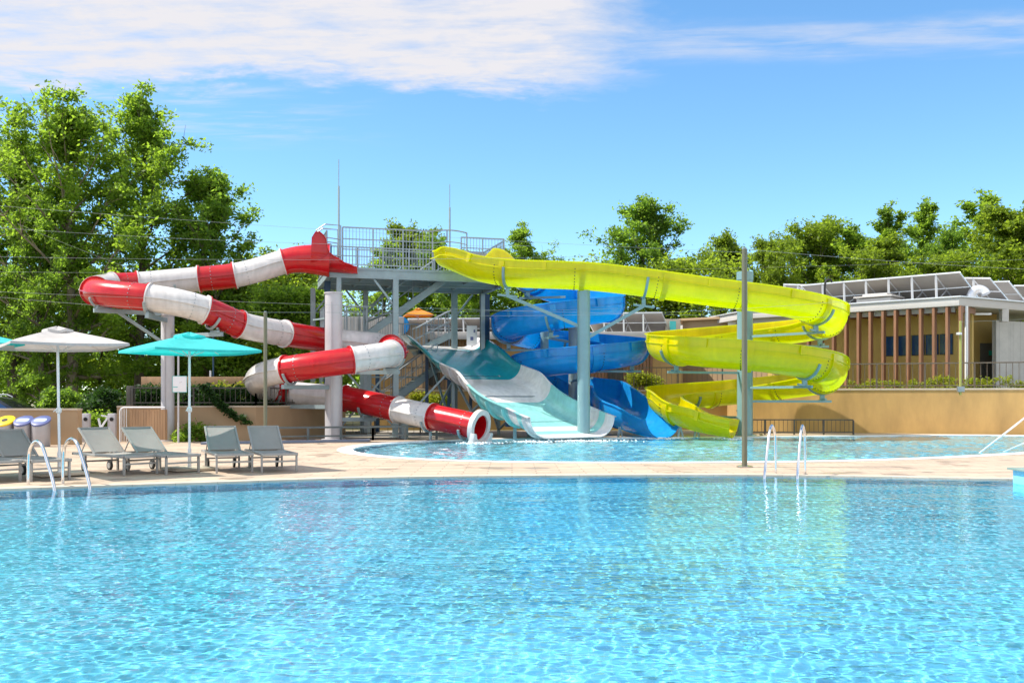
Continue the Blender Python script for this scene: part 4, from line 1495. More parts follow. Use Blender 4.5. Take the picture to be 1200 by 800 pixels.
# raised earth behind the walls
sheet('terrace', [[(9.5, 41.45), (19.7, 38.15), (34, 33.25), (120, 33), (120, 140), (-6.4, 140), (-6.4, 43.65), (9.2, 43.65)]], 1.66, M['ground'])
sheet('planting_bed', [[(PW[0][0] - .2, 32.1), (PW[1][0], 32.9), (PW[2][0], 36.5), (PW[2][0], 42), (PW[0][0] - .2, 42)]], 1.0, M['ground'])
tag(sheet('gravel', [[(GX(330, 33.2), 33.3), (GX(560, 33.6), 33.5), (GX(560, 42), 42), (GX(420, 42), 42), (GX(405, 36), 36)]], .012, M['gravel'], kind='structure'))
mb = MB()
mb.prism([(GX(235, 29.5), 29.5), (GX(432, 31.6), 31.6), (GX(432, 31.6), 32.0), (GX(235, 29.5), 29.9)], .0, .07)
tag(mb.build('deck_step', M['step'], None, loc=(GX(335, 31), 31, 0), bevel=.01), 'low blue grey step edge along the deck behind the loungers', 'step')


def fence(name, label, cat, pts_, h, post_, picket, mat, r=.022, mids=(.1,), extra=None):
    t = thing(name, label, cat, (pts_[0][0], pts_[0][1], pts_[0][2]))
    pts_ = [Vector(p) for p in pts_]
    mr, mp = MB(), MB()
    for a, b in zip(pts_, pts_[1:]):
        L_ = (b - a).length; n_ = max(1, round(L_ / post_))
        mr.bar(a + ZUP * h, b + ZUP * h, r * 2.2, r * 2)
        for m_ in list(mids) + list(extra or []): mr.bar(a + ZUP * m_, b + ZUP * m_, r * 1.5, r * 1.6)
        for i in range(n_ + 1):
            q = a + (b - a) * (i / n_)
            mb = MB(); mb.bar(q, q + ZUP * (h - r), r * 2.4, r * 2.4)
            mb.build('post', mat, t)
        if picket:
            m2 = int(L_ / picket)
            for i in range(1, m2):
                q = a + (b - a) * (i / m2)
                mp.bar(q + ZUP * mids[0], q + ZUP * (h - r), r * .7, r * .7)
    o = mr.build('rail', mat, t, smooth=0)
    if picket: mp.build('picket', mat, t, smooth=0)
    return t


zr_ = WZ + .07
fence('railing', 'thin bronze railing on top of the long ochre wall', 'railing', [(34, 33.15, zr_), (19.62, 38.05, zr_), (9.45, 41.35, zr_)], .98, 1.9, .22, M['brownrail'], .024)
fence('railing', 'bronze railing on the terrace wall behind the spiral slides', 'railing', [(-6.3, 43.55, 1.74), (9.2, 43.55, 1.74)], .98, 1.9, .22, M['brownrail'], .024)
a = (GX(152, 31.95), 31.95, 1.13); b = (GX(300, 32.75), 32.75, 1.13); c = (GX(400, 36.2), 36.25, 1.13)
fence('railing', 'dark picket railing on the planter wall in front of the hedge', 'railing', [a, b, c], .58, 1.6, .16, M['darkrail'], .022)
mb = MB(); mb.box((a[0], a[1] + .1, 1.44), (.22, .22, .66)); tag(mb.build('lamp_pillar', M['darkrail'], None, loc=(a[0], a[1], 1.13), bevel=.02), 'stubby dark pillar at the end of the planter railing', 'pillar')
fence('barrier', 'low dark picket barrier at the far pool edge below the yellow slide', 'barrier', [(GX(862, 37.6), 37.6, .01), (GX(1000, 37.3), 37.3, .01)], .56, 1.1, .16, M['darkrail'], .022)
fence('barrier', 'low grey double-bar barrier behind the end loungers and tube exit', 'barrier', [(GX(322, 31.6), 31.6, .0), (GX(437, 32.6), 32.6, .0), (GX(548, 33.4), 33.4, .0)], .44, 1.25, 0, M['barrier'], .03, (.16,))
fence('barrier', 'dark low barrier under the tower behind the grey one', 'barrier', [(GX(330, 35.2), 35.2, .0), (GX(545, 36.4), 36.4, .0)], .62, 1.5, .3, M['darkrail'], .022, (.12,), (.38,))
# brown timber band behind the planter hedge
mb = MB(); mb.box((GX(262, 36.5), 36.4, 1.98), (5.9, .2, .36))
tag(mb.build('timber_screen', M['brown2'], None, loc=(GX(262, 36.5), 36.4, 1.0), bevel=.01), 'long brown timber board above the planter hedge', 'screen')
# timber gate panel beside the tube column
t = thing('timber_gate', 'slatted tan timber gate with curved metal frame beside the tube column', 'gate', (GX(165, 30.9), 30.9, 0))
gx = GX(142, 30.9)
mb = MB()
for i in range(13): mb.box((gx + .30 + i * .085, 30.95, .55), (.078, .03, .95))
mb.box((gx + .82, 30.985, .55), (1.16, .02, .95))
mb.build('panel', M['brown2'], t)
mb = MB(); mb.tube([(gx, 30.8, .02), (gx, 30.8, .98), (gx + .04, 30.8, 1.06), (gx + .12, 30.8, 1.09), (gx + 1.4, 30.8, 1.09)], .022, 8)
for i in range(3): mb.tube([(gx + .06 + i * .07, 30.8, .05), (gx + .06 + i * .07, 30.8, 1.05)], .012, 6)
mb.build('frame', M['alu'], t)
# turnstile-like entry posts
for k, (px, lab) in enumerate(((101, 'grey entry gate post with folding arms, beside the low wall end'), (131.5, 'grey entry gate post with folding arms, beside the planter wall end'))):
    x, Y = GX(px, 31.2), 31.2
    t = thing('entry_gate', lab, 'gate post', (x, Y, 0), group='grey entry gate posts')
    mb = MB(); mb.box((x, Y, .45), (.24, .16, .9)); mb.build('post', M['column'], t, bevel=.02)
    mb = MB(); mb.tube([(x + .02, Y - .09, .72), (x + .02, Y - .12, .72)], .06, 12); mb.build('dial', M['black'], t)
    mb = MB()
    mb.bar((x - .12, Y - .05, .78), (x - .42, Y - .25, .18), .05); mb.bar((x - .42, Y - .02, .74), (x - .2, Y - .25, .2), .05); mb.bar((x - .12, Y - .05, .80), (x - .3, Y - .12, .84), .05)
    mb.build('arm', M['alu'], t)

# ------------------------------------------------------------------ recycling bins
for px, lid, lab in ((6, 'yellowlid', 'grey recycling bin with yellow lid'), (27.5, 'bluelid', 'grey recycling bin with dark blue lid, between the other two'), (48, 'bluelid', 'grey recycling bin with dark blue lid, beside the white parasol pole')):
    x, Y = GX(px, 28.3), 28.3
    t = thing('recycling_bin', lab, 'bin', (x, Y, 0), group='recycling bins by the low wall')
    cyc = [R_(a * 15) for a in range(24)]
    mb = MB()
    mb.rings([[(x + r_ * math.cos(q_), Y + r_ * math.sin(q_), z_ if z_ < .5 else .60 + .13 * (1 + math.sin(q_)) - .03) for q_ in cyc] for r_, z_ in ((.235, 0), (.245, .02), (.245, .7))])
    mb.build('body', M['bin'], t)
    mb = MB()
    rings = []
    for r_, dz in ((.255, -.03), (.262, -.02), (.262, .02), (.235, .035), (.06, .04)):
        rings.append([(x + r_ * math.cos(q_), Y + r_ * math.sin(q_), .60 + dz + .13 * (1 + math.sin(q_) * r_ / .262)) for q_ in cyc])
    mb.rings(rings); ld = mb.build('lid', M[lid], t)
    mb = MB()
    zz_ = lambda v_: .60 + .04 + .13 * (1 + v_ / .262)
    c20 = [R_(a * 20) for a in range(18)]
    if lid == 'yellowlid':
        mb.rings([[(x + .085 * math.cos(q_), Y - .03 + .08 * math.sin(q_), zz_(-.03 + .08 * math.sin(q_)) + dz) for q_ in c20] for dz in (-.02, .006)])
    else:
        mb.rings([[(x + .18 * math.copysign(abs(math.cos(q_)) ** .4, math.cos(q_)), Y - .04 + .10 * math.sin(q_), zz_(-.04 + .10 * math.sin(q_)) + dz) for q_ in c20] for dz in (-.02, .006)])
    mb.build('slot', M['black' if lid == 'yellowlid' else 'slot'], ld)

# ------------------------------------------------------------------ dark car behind the low wall
cx, cy = GX(-8, 36.0), 36.0
car = thing('parked_car', 'dark car parked behind the low tan wall, only roof and windows showing', 'car', (cx, cy, 0))
side = [(-2.15, .35), (-2.2, .75), (-1.95, .92), (-1.5, .98), (1.0, .98), (1.9, .86), (2.2, .68), (2.2, .35)]
cab = [(-1.9, .96), (-1.35, 1.36), (-.7, 1.46), (.1, 1.45), (.55, 1.36), (1.25, .97)]


def loft(mb, prof, half, inset=0.0, ztop=1.0):
    rings = []
    for s in (-1, 1):
        rings.append([(cx + a, cy + s * (half - inset * max(0, (b - .95) / .5)), b) for a, b in prof])
    mb.rings(rings)


mb = MB(); loft(mb, side, .9); mb.build('body', M['carpaint'], car, bevel=.05)
mb = MB(); loft(mb, cab, .84, .16); cb = mb.build('cabin', M['carpaint'], car, bevel=.04)
for pane in ([(-1.55, 1.02), (-1.2, 1.32), (-.65, 1.39), (-.6, 1.02)], [(-.5, 1.02), (-.5, 1.39), (.1, 1.38), (.5, 1.28), (.95, 1.02)]):
    mb = MB()
    rings = [[(cx + a, cy - (.845 - .16 * max(0, (b - .95) / .5)) - e, b) for a, b in pane] for e in (-.01, .006)]
    mb.rings(rings); mb.build('window', M['glass'], cb)
for a in (-1.35, 1.35):
    for s in (-1, 1):
        mb = MB(); mb.tube([(cx + a, cy + s * .92, .33), (cx + a, cy + s * .70, .33)], .33, 22); w_ = mb.build('wheel', M['rubber'], car)
        mb = MB(); mb.tube([(cx + a, cy + s * .93, .33), (cx + a, cy + s * .9, .33)], .2, 16); mb.build('rim', M['alu'], w_)
for s in (-1, 1):
    mb = MB(); mb.tube([(cx - 1.1, cy + s * .62, 1.47), (cx - .9, cy + s * .62, 1.53), (cx + .2, cy + s * .62, 1.51), (cx + .4, cy + s * .62, 1.42)], .018, 6); mb.build('roof_rail', M['alu'], cb)

# ------------------------------------------------------------------ signs
x, Y = GX(209, 30.6), 30.6
t = thing('sign', 'white pool notice board with teal print on a thin pole', 'sign', (x, Y, 0))
mb = MB(); mb.tube([(x, Y, 0), (x, Y, 2.72)], .03, 10); mb.build('pole', M['column'], t)
z = CH + (HY - 450) * Y / F
mb = MB(); mb.box((x + .06, Y - .05, z), (.44, .02, .50)); bd = mb.build('board', M['signwhite'], t, bevel=.004)
mb = MB()
for (u0, w0, v0, h0) in ((0, .445, .247, .012), (0, .445, -.247, .012), (-.217, .01, 0, .49), (.217, .01, 0, .49)): mb.box((x + .06 + u0, Y - .062, z + v0), (w0, .008, h0))
mb.build('border', M['teal_line'], bd)
mb = MB(); mb.box((x - .07, Y - .062, z - .09), (.14, .006, .02)); mb.build('print', M['teal_line'], bd)
mb = MB(); mb.box((x + .07, Y - .062, z + .05), (.03, .006, .02)); mb.box((x + .11, Y - .062, z + .07), (.025, .006, .02)); mb.build('print', M['column'], bd)
x, Y = GX(250, 37.5), 37.5
t = thing('sign', 'slim dark pole with narrow white and teal plate behind the planter', 'sign', (x, Y, 1.0))
mb = MB(); mb.tube([(x, Y, 1.0), (x, Y, 3.75)], .03, 8); mb.build('pole', M['navy'], t)
z = CH + (HY - 441) * Y / F
mb = MB(); mb.box((x - .10, Y - .04, z), (.07, .02, .44)); pl_ = mb.build('plate', M['signwhite'], t)
mb = MB(); mb.box((x - .10, Y - .054, z - .12), (.07, .006, .14)); mb.build('print', M['teal_line'], pl_)

# ------------------------------------------------------------------ pool ladders and handrails
def handrail(name, label, cat, rails, r=.022, mat='stainless', group=None):
    c = rails[0][0]
    t = thing(name, label, cat, (c[0], c[1], 0), group=group)
    for q in rails:
        cc, _ = catmull(q, .04)
        mb = MB(); mb.tube(cc, r, 12); mb.build('rail', M[mat], t)
    return t


def arch(base, end, h, zend=-.6):
    b, e = Vector((*base, 0)), Vector((*end, 0)); dv = e - b
    return [b, b + ZUP * h * .55 + dv * .02, b + ZUP * h * .82 + dv * .08, b + ZUP * h + dv * .34, b + ZUP * h * .93 + dv * .52, b + ZUP * h * .62 + dv * .72, e + ZUP * .02, e + ZUP * zend + dv * .12]


ra = arch((GX(33, 15.75), 15.75), (GX(63.5, 15.0), 15.0), .70); rb = arch((GX(73.5, 16.0), 16.0), (GX(105, 15.2), 15.2), .73)
t = handrail('pool_ladder', 'stainless pool handrails beside the grey loungers', 'pool ladder', [ra, rb], .026)
for k in range(3):
    mb = MB(); mb.bar(ra[-1] + ZUP * (.1 + .2 * k), rb[-1] + ZUP * (.1 + .2 * k), .09, .02); mb.build('step', M['stainless'], t)
ra = arch((GX(909, 18.15), 18.15), (GX(896, 17.3), 17.3), .88); rb = arch((GX(943.5, 18.1), 18.1), (GX(934.5, 17.2), 17.2), .88)
t = handrail('pool_ladder', 'stainless pool handrails beside the tall olive post', 'pool ladder', [ra, rb], .024)
for k in range(3):
    mb = MB(); mb.bar(ra[-1] + ZUP * (.1 + .2 * k), rb[-1] + ZUP * (.1 + .2 * k), .09, .02); mb.build('step', M['stainless'], t)
a, b = P(1150, 529, 25.5), P(1235, 463, 24.2)
a2, b2 = P(1184, 526, 25.6), P(1250, 497, 24.0)
t = thing('handrail', 'slanting pale handrails of the splash pool at the picture edge', 'handrail', (a.x, a.y, 0))
for p0, p1, r in ((a, b, .024), (a2, b2, .02)):
    mb = MB(); mb.tube([p0 - (p1 - p0) * .2, p1], r, 10); mb.build('rail', M['alu'], t)
mb = MB(); mb.tube([(b.x, b.y, -.2), (b.x, b.y, b.z + .05)], .04, 10); mb.tube([(b2.x, b2.y, -.2), (b2.x, b2.y, b2.z + .03)], .035, 10); mb.build('post', M['alu'], t)

# raised corner block of the main pool
t = thing('pool_block', 'raised aqua tiled pool corner with grey green coping at the picture edge', 'pool wall', (10.5, 16.2, -.2))
mb = MB(); mb.box((11.2, 16.05, -.05), (6.0, .5, .5)); o = mb.build('body', M['tile'], t)
mb = MB(); mb.box((11.18, 16.05, .218), (6.1, .62, .036)); mb.build('coping', pm('green_coping', (.22, .30, .27), .6), t, bevel=.006)

# ------------------------------------------------------------------ buildings
def solar_row(a, b, n_, label, zroof, zhi, depth, back, tilt_drop, legs=True):
    """row of panels seen from behind: high edge from a to b, sloping down and away along back"""
    a, b = Vector(a), Vector(b)
    dv = (b - a) / n_
    for i in range(n_):
        p0, p1 = a + dv * i + dv * .015, a + dv * (i + 1) - dv * .015
        t = thing('solar_panel', label, 'solar panel', ((p0.x + p1.x) / 2, (p0.y + p1.y) / 2, zroof), group=label)
        q0, q1 = p0 + back * depth - ZUP * tilt_drop, p1 + back * depth - ZUP * tilt_drop
        nrm = (p1 - p0).cross(q0 - p0).normalized() * .035
        if nrm.z < 0: nrm = -nrm
        mb = MB(); mb.add([p0, p1, q1, q0, p0 + nrm, p1 + nrm, q1 + nrm, q0 + nrm], [(0, 1, 2, 3), (7, 6, 5, 4), (0, 4, 5, 1), (1, 5, 6, 2), (2, 6, 7, 3), (3, 7, 4, 0)])
        mb.build('backsheet', M['panelback'], t)
        mb = MB()
        e = nrm * 1.15
        for s0, s1 in ((p0, p1), (q0, q1)): mb.bar(s0 + e * .5, s1 + e * .5, .07, .06)
        for s0, s1 in ((p0, q0), (p1, q1)): mb.bar(s0 + e * .5, s1 + e * .5, .04, .05)
        mb.bar(p0 + (q0 - p0) * .5 - nrm * .4, p1 + (q1 - p1) * .5 - nrm * .4, .03, .04)
        mb.build('frame', M['alu'], t)
        mb = MB()
        mb.bar(Vector((p0.x, p0.y, zroof)) + back * .12, p0 + back * .05 - ZUP * .03, .075, .075)
        mb.bar(Vector((p0.x, p0.y, zroof)) + back * .2, p0 + back * depth * .55 - ZUP * tilt_drop * .55 - ZUP * .03, .04, .04)
        mb.build('leg', M['alu'], t)


C0 = Vector((17.96, 40.0, 0)); P1 = Vector((10.8, 46.7, 0)); P2 = Vector((25.5, 44.6, 0))
zt, zf = 5.10, 5.44
house = thing('pool_house', 'ochre pool house with white flat roof and brown timber fins', 'building', (C0.x, C0.y, 1.66))
ed = (P1 - C0).normalized(); en = Vector((-ed.y, ed.x, 0))
if en.y < 0: en = -en
sd = (P2 - C0).normalized(); sn = Vector((-sd.y, sd.x, 0))
roofp = [C0, P2, Vector((22.5, 54, 0)), Vector((9, 55, 0)), P1]
mb = MB(); mb.prism([(p_.x, p_.y) for p_ in roofp], zt, zf)
ctr = Vector((17, 48, 0))
ro = mb.build('roof', M['fascia'], house, bevel=.015)
mb = MB(); mb.prism([((p_ + (ctr - p_) * -.012).x, (p_ + (ctr - p_) * -.012).y) for p_ in roofp], zf, zf + .05); mb.build('roof_trim', M['alu'], ro)
f0, f1 = C0 + en * 1.9 + ed * .1, P1 + en * 1.9 - ed * .3
g0 = C0 + sd * 1.3 + en * 1.9
mb = MB()
mb.bar(Vector((f0.x, f0.y, 1.66)) + ZUP * 1.72, Vector((f1.x, f1.y, 1.66)) + ZUP * 1.72, .2, 3.44)
mb.build('wall', M['ochre'], house)
# fins and their roof brackets
tt = []
for px in (948, 963, 977.5, 992, 1006.6, 1020.5, 1035.5, 1050, 1064.5, 1079.5, 1095, 1110.6, 1126):
    k = (px - 600) / F
    # point on line C0+ed*t+en*.12 with x/y = k
    o_ = C0 + en * .16
    tpar = (k * o_.y - o_.x) / (ed.x - k * ed.y)
    tt.append(o_ + ed * tpar)
tt.append(C0 + sd * .75 + sn * .14 if sn.y > 0 else C0 + sd * .75 - sn * .14)
ang = math.atan2(ed.y, ed.x)
for q in tt:
    mb = MB(); mb.box((q.x, q.y, (1.66 + zt) / 2), (.10, .26, zt - 1.66 - .004), ang)
    fin = mb.build('timber_fin', M['brown'], house)
    mb = MB(); q2 = q + en * .48; mb.box((q2.x, q2.y, zt - .14), (.10, .70, .24), ang); mb.build('bracket', M['brown'], fin)
# white beam behind the fins under the roof
mb = MB(); mb.bar(C0 + en * .42 + ZUP * (zt - .11) + ed * .3, P1 + en * .42 + ZUP * (zt - .11), .08, .2); mb.build('eaves_beam', M['fascia'], house)
# windows
w0, w1 = None, None
o_ = f0 - en * .115


def on_line(px, o_=o_):
    k = (px - 600) / F
    return o_ + ed * ((k * o_.y - o_.x) / (ed.x - k * ed.y))


wa, wb = on_line(1036.5), on_line(1117.5)
z0, z1 = 3.22, 4.10
for i in range(5):
    a, b = wa + (wb - wa) * (i / 5 + .006), wa + (wb - wa) * ((i + 1) / 5 - .006)
    mb = MB(); mb.bar(a + ZUP * (z0 + z1) / 2, b + ZUP * (z0 + z1) / 2, .03, z1 - z0)
    wi = mb.build('window', M['darkdoor'], house)
    mb = MB(); a2, b2 = a + (b - a) * .05 - en * .016, b - (b - a) * .05 - en * .016
    mb.bar(a2 + ZUP * (z0 + z1) / 2, b2 + ZUP * (z0 + z1) / 2, .012, z1 - z0 - .08); mb.build('pane', M['glass'], wi)
# recess with the grey tiled return wall at the side
r0 = Vector((GX(1112, 43.4), 43.4, 0)); r1 = Vector((GX(1166, 44.2), 44.2, 0))
mb = MB(); mb.bar(r0 + ZUP * 3.38, r1 + ZUP * 3.38, .2, 3.43); mb.build('wall', M['ochre'], house)
g0 = Vector((GX(1165, 42.4), 42.4, 0)); g1 = Vector((GX(1260, 44.8), 44.8, 0))
mb = MB(); mb.bar(g0 + ZUP * 3.17, g1 + ZUP * 3.17, .2, 3.02); mb.build('wall', M['greywall'], house)
mb = MB(); dq = Vector((GX(1155, 44.0), 43.85, 0)); mb.box((dq.x, dq.y, 2.75), (1.0, .08, 2.1)); mb.build('door', pm('grey_door', (.10, .095, .08), .5), house)
mb = MB(); q = P(1161.5, 413.5, 43.4); mb.box(q, (.20, .03, .20)); mb.build('exit_sign', M['green'], house)
mb = MB(); q = C0 + sd * .42 + en * .10; mb.tube([(q.x, q.y, 1.66), (q.x, q.y, zt)], .065, 12); mb.build('downpipe', M['white'], house)
mb = MB(); q = C0 + sd * 2.8 + en * .4; mb.box((q.x, q.y, zt - .26), (.28, .28, .52)); mb.build('beam_end', M['fascia'], house)
mb = MB(); q = P(1151, 368, 41.5); mb.box(q, (.7, .18, .08)); mb.build('strip_lamp', M['white'], house)
# things on the roof
mb = MB(); q = P(1030, 352, 43.2); mb.box((q.x, q.y, zf + .14), (1.5, 1.2, .2), ang); mb.box((q.x, q.y, zf + .30), (1.7, 1.4, .06), ang); mb.box((q.x, q.y, zf + .38), (1.1, .9, .12), ang)
tag(mb.build('roof_hatch', M['fascia'], None, loc=(q.x, q.y, zf), bevel=.03), 'low white domed hatch on the pool house roof', 'roof hatch')
t = thing('roof_ladder', 'small white ladder standing on the pool house roof', 'ladder', (GX(1048, 43.6), 43.6, zf))
for px in (1041.5, 1054):
    mb = MB(); a = P(px, 352, 43.6); b = P(px, 328, 43.9); mb.bar((a.x, a.y, zf + .05), b, .05); mb.build('stile', M['white'], t)
for k in range(3):
    mb = MB(); y_ = 332 + 7 * k; mb.bar(P(1041.5, y_, 43.8), P(1054, y_, 43.8), .035); mb.build('rung', M['white'], t)
t = thing('duct', 'curved silver vent duct at the roof corner', 'vent', (GX(1140, 41.6), 41.6, zf))
q = P(1138.5, 349, 41.5)
cc, _ = catmull([(q.x, q.y, zf), (q.x, q.y, zf + .22), (q.x + .1, q.y - .02, zf + .40), (q.x + .3, q.y - .06, zf + .46), (q.x + .48, q.y - .12, zf + .36), (q.x + .52, q.y - .16, zf + .26)], .05)
mb = MB(); mb.tube(cc, .19, 18); mb.build('elbow', M['alu'], t)
mb = MB(); mb.lathe((q.x, q.y, zf), [(.26, 0.0), (.26, .05), (.2, .07)], 18); mb.build('collar', M['steel'], t)
mb = MB(); q = P(967, 358, 44.0)
cc, _ = catmull([(q.x, q.y, zf), (q.x, q.y, zf + 1.0), (q.x + .08, q.y, zf + 1.16), (q.x + .24, q.y, zf + 1.17), (q.x + .30, q.y, zf + 1.05)], .06)
mb.tube(cc, .05, 8); tag(mb.build('vent_pipe', M['black'], None, loc=(q.x, q.y, zf)), 'thin black bent pipe rising from the pool house roof', 'pipe')
bk = en
hi0 = C0 + en * 1.1 + ed * .35; hi1 = C0 + en * 1.1 + ed * 7.4
zh = 6.55
solar_row(hi1 + ZUP * zh, hi0 + ZUP * zh, 7, 'solar panel of the long front row on the pool house roof', zf + .05, zh, 1.9, (en + sd * .5).normalized(), 1.0)
for k, (a_, b_, n_, lab) in enumerate(((P(1120, 326, 45.0), P(1160, 326.5, 44.0), 2, 'solar panel of the second row above the roof corner'), (P(1164, 330.5, 46.5), P(1182, 330, 45.6), 1, 'single solar panel seen behind the second row'), (P(1188, 335, 47.5), P(1204, 335, 46.8), 1, 'last solar panel at the picture edge'), (P(918, 333.5, 48.5), P(950, 334.5, 47.5), 2, 'solar panel behind the yellow slide on the far roof'), (P(957, 340, 48.0), P(975, 339, 47.2), 1, 'lone lower solar panel beside the black pipe'))):
    solar_row(a_, b_, n_, lab, zf + .05, a_.z, 1.9, (en * .4 + sd * .6).normalized(), 1.0)
# thin pole on the wall
t = thing('wall_post', 'thin yellow green post on the ochre wall in front of the pool house', 'post', (GX(1125.5, 37.5), 37.4, 1.5))
x, Y = GX(1125.5, 37.4), 37.4
x = GX(1125.5, 37.65); Y = 37.65
mb = MB(); mb.tube([(x, Y, 1.5), (x, Y, CH + (HY - 376) * Y / F)], .05, 10); mb.build('shaft', pm('olive_post', (.36, .36, .10), .4, .2), t)
mb = MB(); mb.box((x, Y - .02, 1.72), (.26, .12, .2)); mb.build('foot_clamp', M['steel'], t, bevel=.01)
mb = MB(); q = P(1123, 391, Y); mb.lathe((q.x, q.y - .06, q.z), [(.05, -.05), (.1, -.04), (.1, .04), (.05, .05)], 14); mb.build('spot', M['alu'], t)

# long bathhouse behind the slides
bh = thing('bathhouse', 'long tan bathhouse with timber cladding behind the slides', 'building', (1, 47.5, 1.66))
X0, X1, YF = GX(432, 47.5), GX(800, 47.5), 47.5
mb = MB(); mb.box(((X0 + X1) / 2, YF + 3, 2.9), (X1 - X0, 6, 2.5)); mb.build('wall', M['tan'], bh)
mb = MB(); mb.box(((X0 + X1) / 2, YF + 2.9, 4.33), (X1 - X0 + .6, 7.2, .36)); mb.build('roof', M['fascia'], bh, bevel=.02)
for (p0, p1, mt_) in ((470, 592, 'brown2'), (610, 632, 'brown'), (688, 765, 'brown')):
    a, b = GX(p0, YF), GX(p1, YF)
    mb = MB(); n_ = int((b - a) / .16)
    for i in range(n_): mb.box((a + (i + .5) * (b - a) / n_, YF - .05, 2.9), (.12, .08, 2.44))
    mb.build('timber_cladding', M[mt_], bh)
for p0, p1 in ((500, 516), (548, 560), (712, 730)):
    a, b = GX(p0, YF), GX(p1, YF)
    mb = MB(); mb.box(((a + b) / 2, YF - .11, 3.0), (b - a, .06, 2.0)); mb.build('door', M['darkdoor'], bh)
for (p0, p1, y_, Y_, n_, lab) in ((478, 606, 374, 47.9, 6, 'solar panel on the bathhouse roof behind the tower'), (684, 776, 367.5, 49.0, 4, 'solar panel on the bathhouse roof behind the blue spiral')):
    a, b = P(p0, y_, Y_), P(p1, y_ - 1, Y_)
    solar_row(a, b, n_, lab, 4.52, a.z, 1.8, Vector((.35, .94, 0)), .8)
kb = thing('kiosk', 'small tan kiosk behind the tower stairs', 'kiosk', (GX(482, 44.5), 44.5, 1.66))
mb = MB(); mb.box((GX(480, 44.6), 45.6, 3.2), (1.1, 1.6, 3.1)); mb.build('wall', M['tan2'], kb)
mb = MB(); mb.box((GX(480, 44.6), 45.6, 4.8), (1.3, 1.9, .1)); mb.build('roof', M['cap'], kb)
mb = MB(); q = P(468, 381, 44.3)
mb.tube([(q.x, q.y - .02, q.z), (q.x, q.y + .35, q.z)], .42, 24); mb.build('round_sign', M['blue'], kb)
# grey slatted screen behind the stair landing
mb = MB()
for i in range(30): mb.box((GX(402, 44.2) + i * .09, 44.2, 3.95), (.07, .05, 2.0))
mb.box((GX(402, 44.2) + 1.3, 44.26, 3.95), (2.8, .03, 2.1))
tag(mb.build('slatted_screen', M['fascia'], None, loc=(GX(402, 44.2), 44.2, 1.66)), 'pale grey slatted screen behind the stair landing', 'screen')
# flat-roofed block behind the yellow spiral
ub = thing('annex', 'flat roofed tan annex behind the yellow spiral slide', 'building', (GX(860, 49), 49, 1.66))
a, b = P(800, 391, 50.5), P(945, 378, 47.0)
mb = MB(); mb.prism([(a.x, a.y), (b.x, b.y), (b.x + 1.5, b.y + 6), (a.x + 1.5, a.y + 6)], 1.66, 5.28); mb.build('wall', M['tan2'], ub)
mb = MB(); mb.prism([(a.x - .25, a.y - .15), (b.x + .1, b.y - .25), (b.x + 1.7, b.y + 6.2), (a.x + 1.3, a.y + 6.2)], 5.28, 5.40); mb.build('roof', M['tan2'], ub, bevel=.02)
q = P(857.5, 381, 48.6); mb = MB(); mb.box((q.x, q.y - .12, 4.95), (.42, .06, .3), math.atan2(b.y - a.y, b.x - a.x)); mb.build('vent_box', M['white'], ub)
q = P(797, 381, 50.1); mb = MB(); mb.box((q.x - .35, q.y + .3, 4.5), (.75, .5, 1.75)); mb.build('corner_pier', M['cap'], ub)
q = P(788.5, 382, 49.9); mb = MB(); mb.box((q.x, q.y, q.z), (.3, .1, .5)); mb.build('window', M['teal_line'], ub)


# ------------------------------------------------------------------ plants
def leaf_cloud(rng, centers, n_each, rad, size, flat=.75, up=.5):
    """many small leaf-shaped faces scattered through clumps"""
    c = np.repeat(np.asarray(centers), n_each, axis=0)
    rr = np.repeat(np.asarray(rad) if np.ndim(rad) else np.full(len(centers), rad), n_each)
    m = len(c)
    off = rng.normal(0, .5, (m, 3)); off[:, 2] *= flat
    ln = np.linalg.norm(off, axis=1, keepdims=True); off *= np.minimum(1, 1.25 / np.maximum(ln, 1e-6))
    pos = c + off * rr[:, None]
    nrm = rng.normal(0, 1, (m, 3)); nrm[:, 2] = np.abs(nrm[:, 2]) * .7 + up
    nrm /= np.linalg.norm(nrm, axis=1, keepdims=True)
    a = rng.normal(0, 1, (m, 3)); a -= nrm * (a * nrm).sum(1, keepdims=True); a /= np.linalg.norm(a, axis=1, keepdims=True)
    b = np.cross(nrm, a)
    s = size * rng.uniform(.6, 1.35, (m, 1))
    droop = nrm * s * -.18
    V = np.stack([pos - a * s, pos - b * s * .52 + a * s * .1 + droop, pos + a * s + droop * .6, pos + b * s * .52 + a * s * .1 + droop], 1).reshape(-1, 3)
    Q = np.arange(m * 4).reshape(m, 4)
    return V, Q


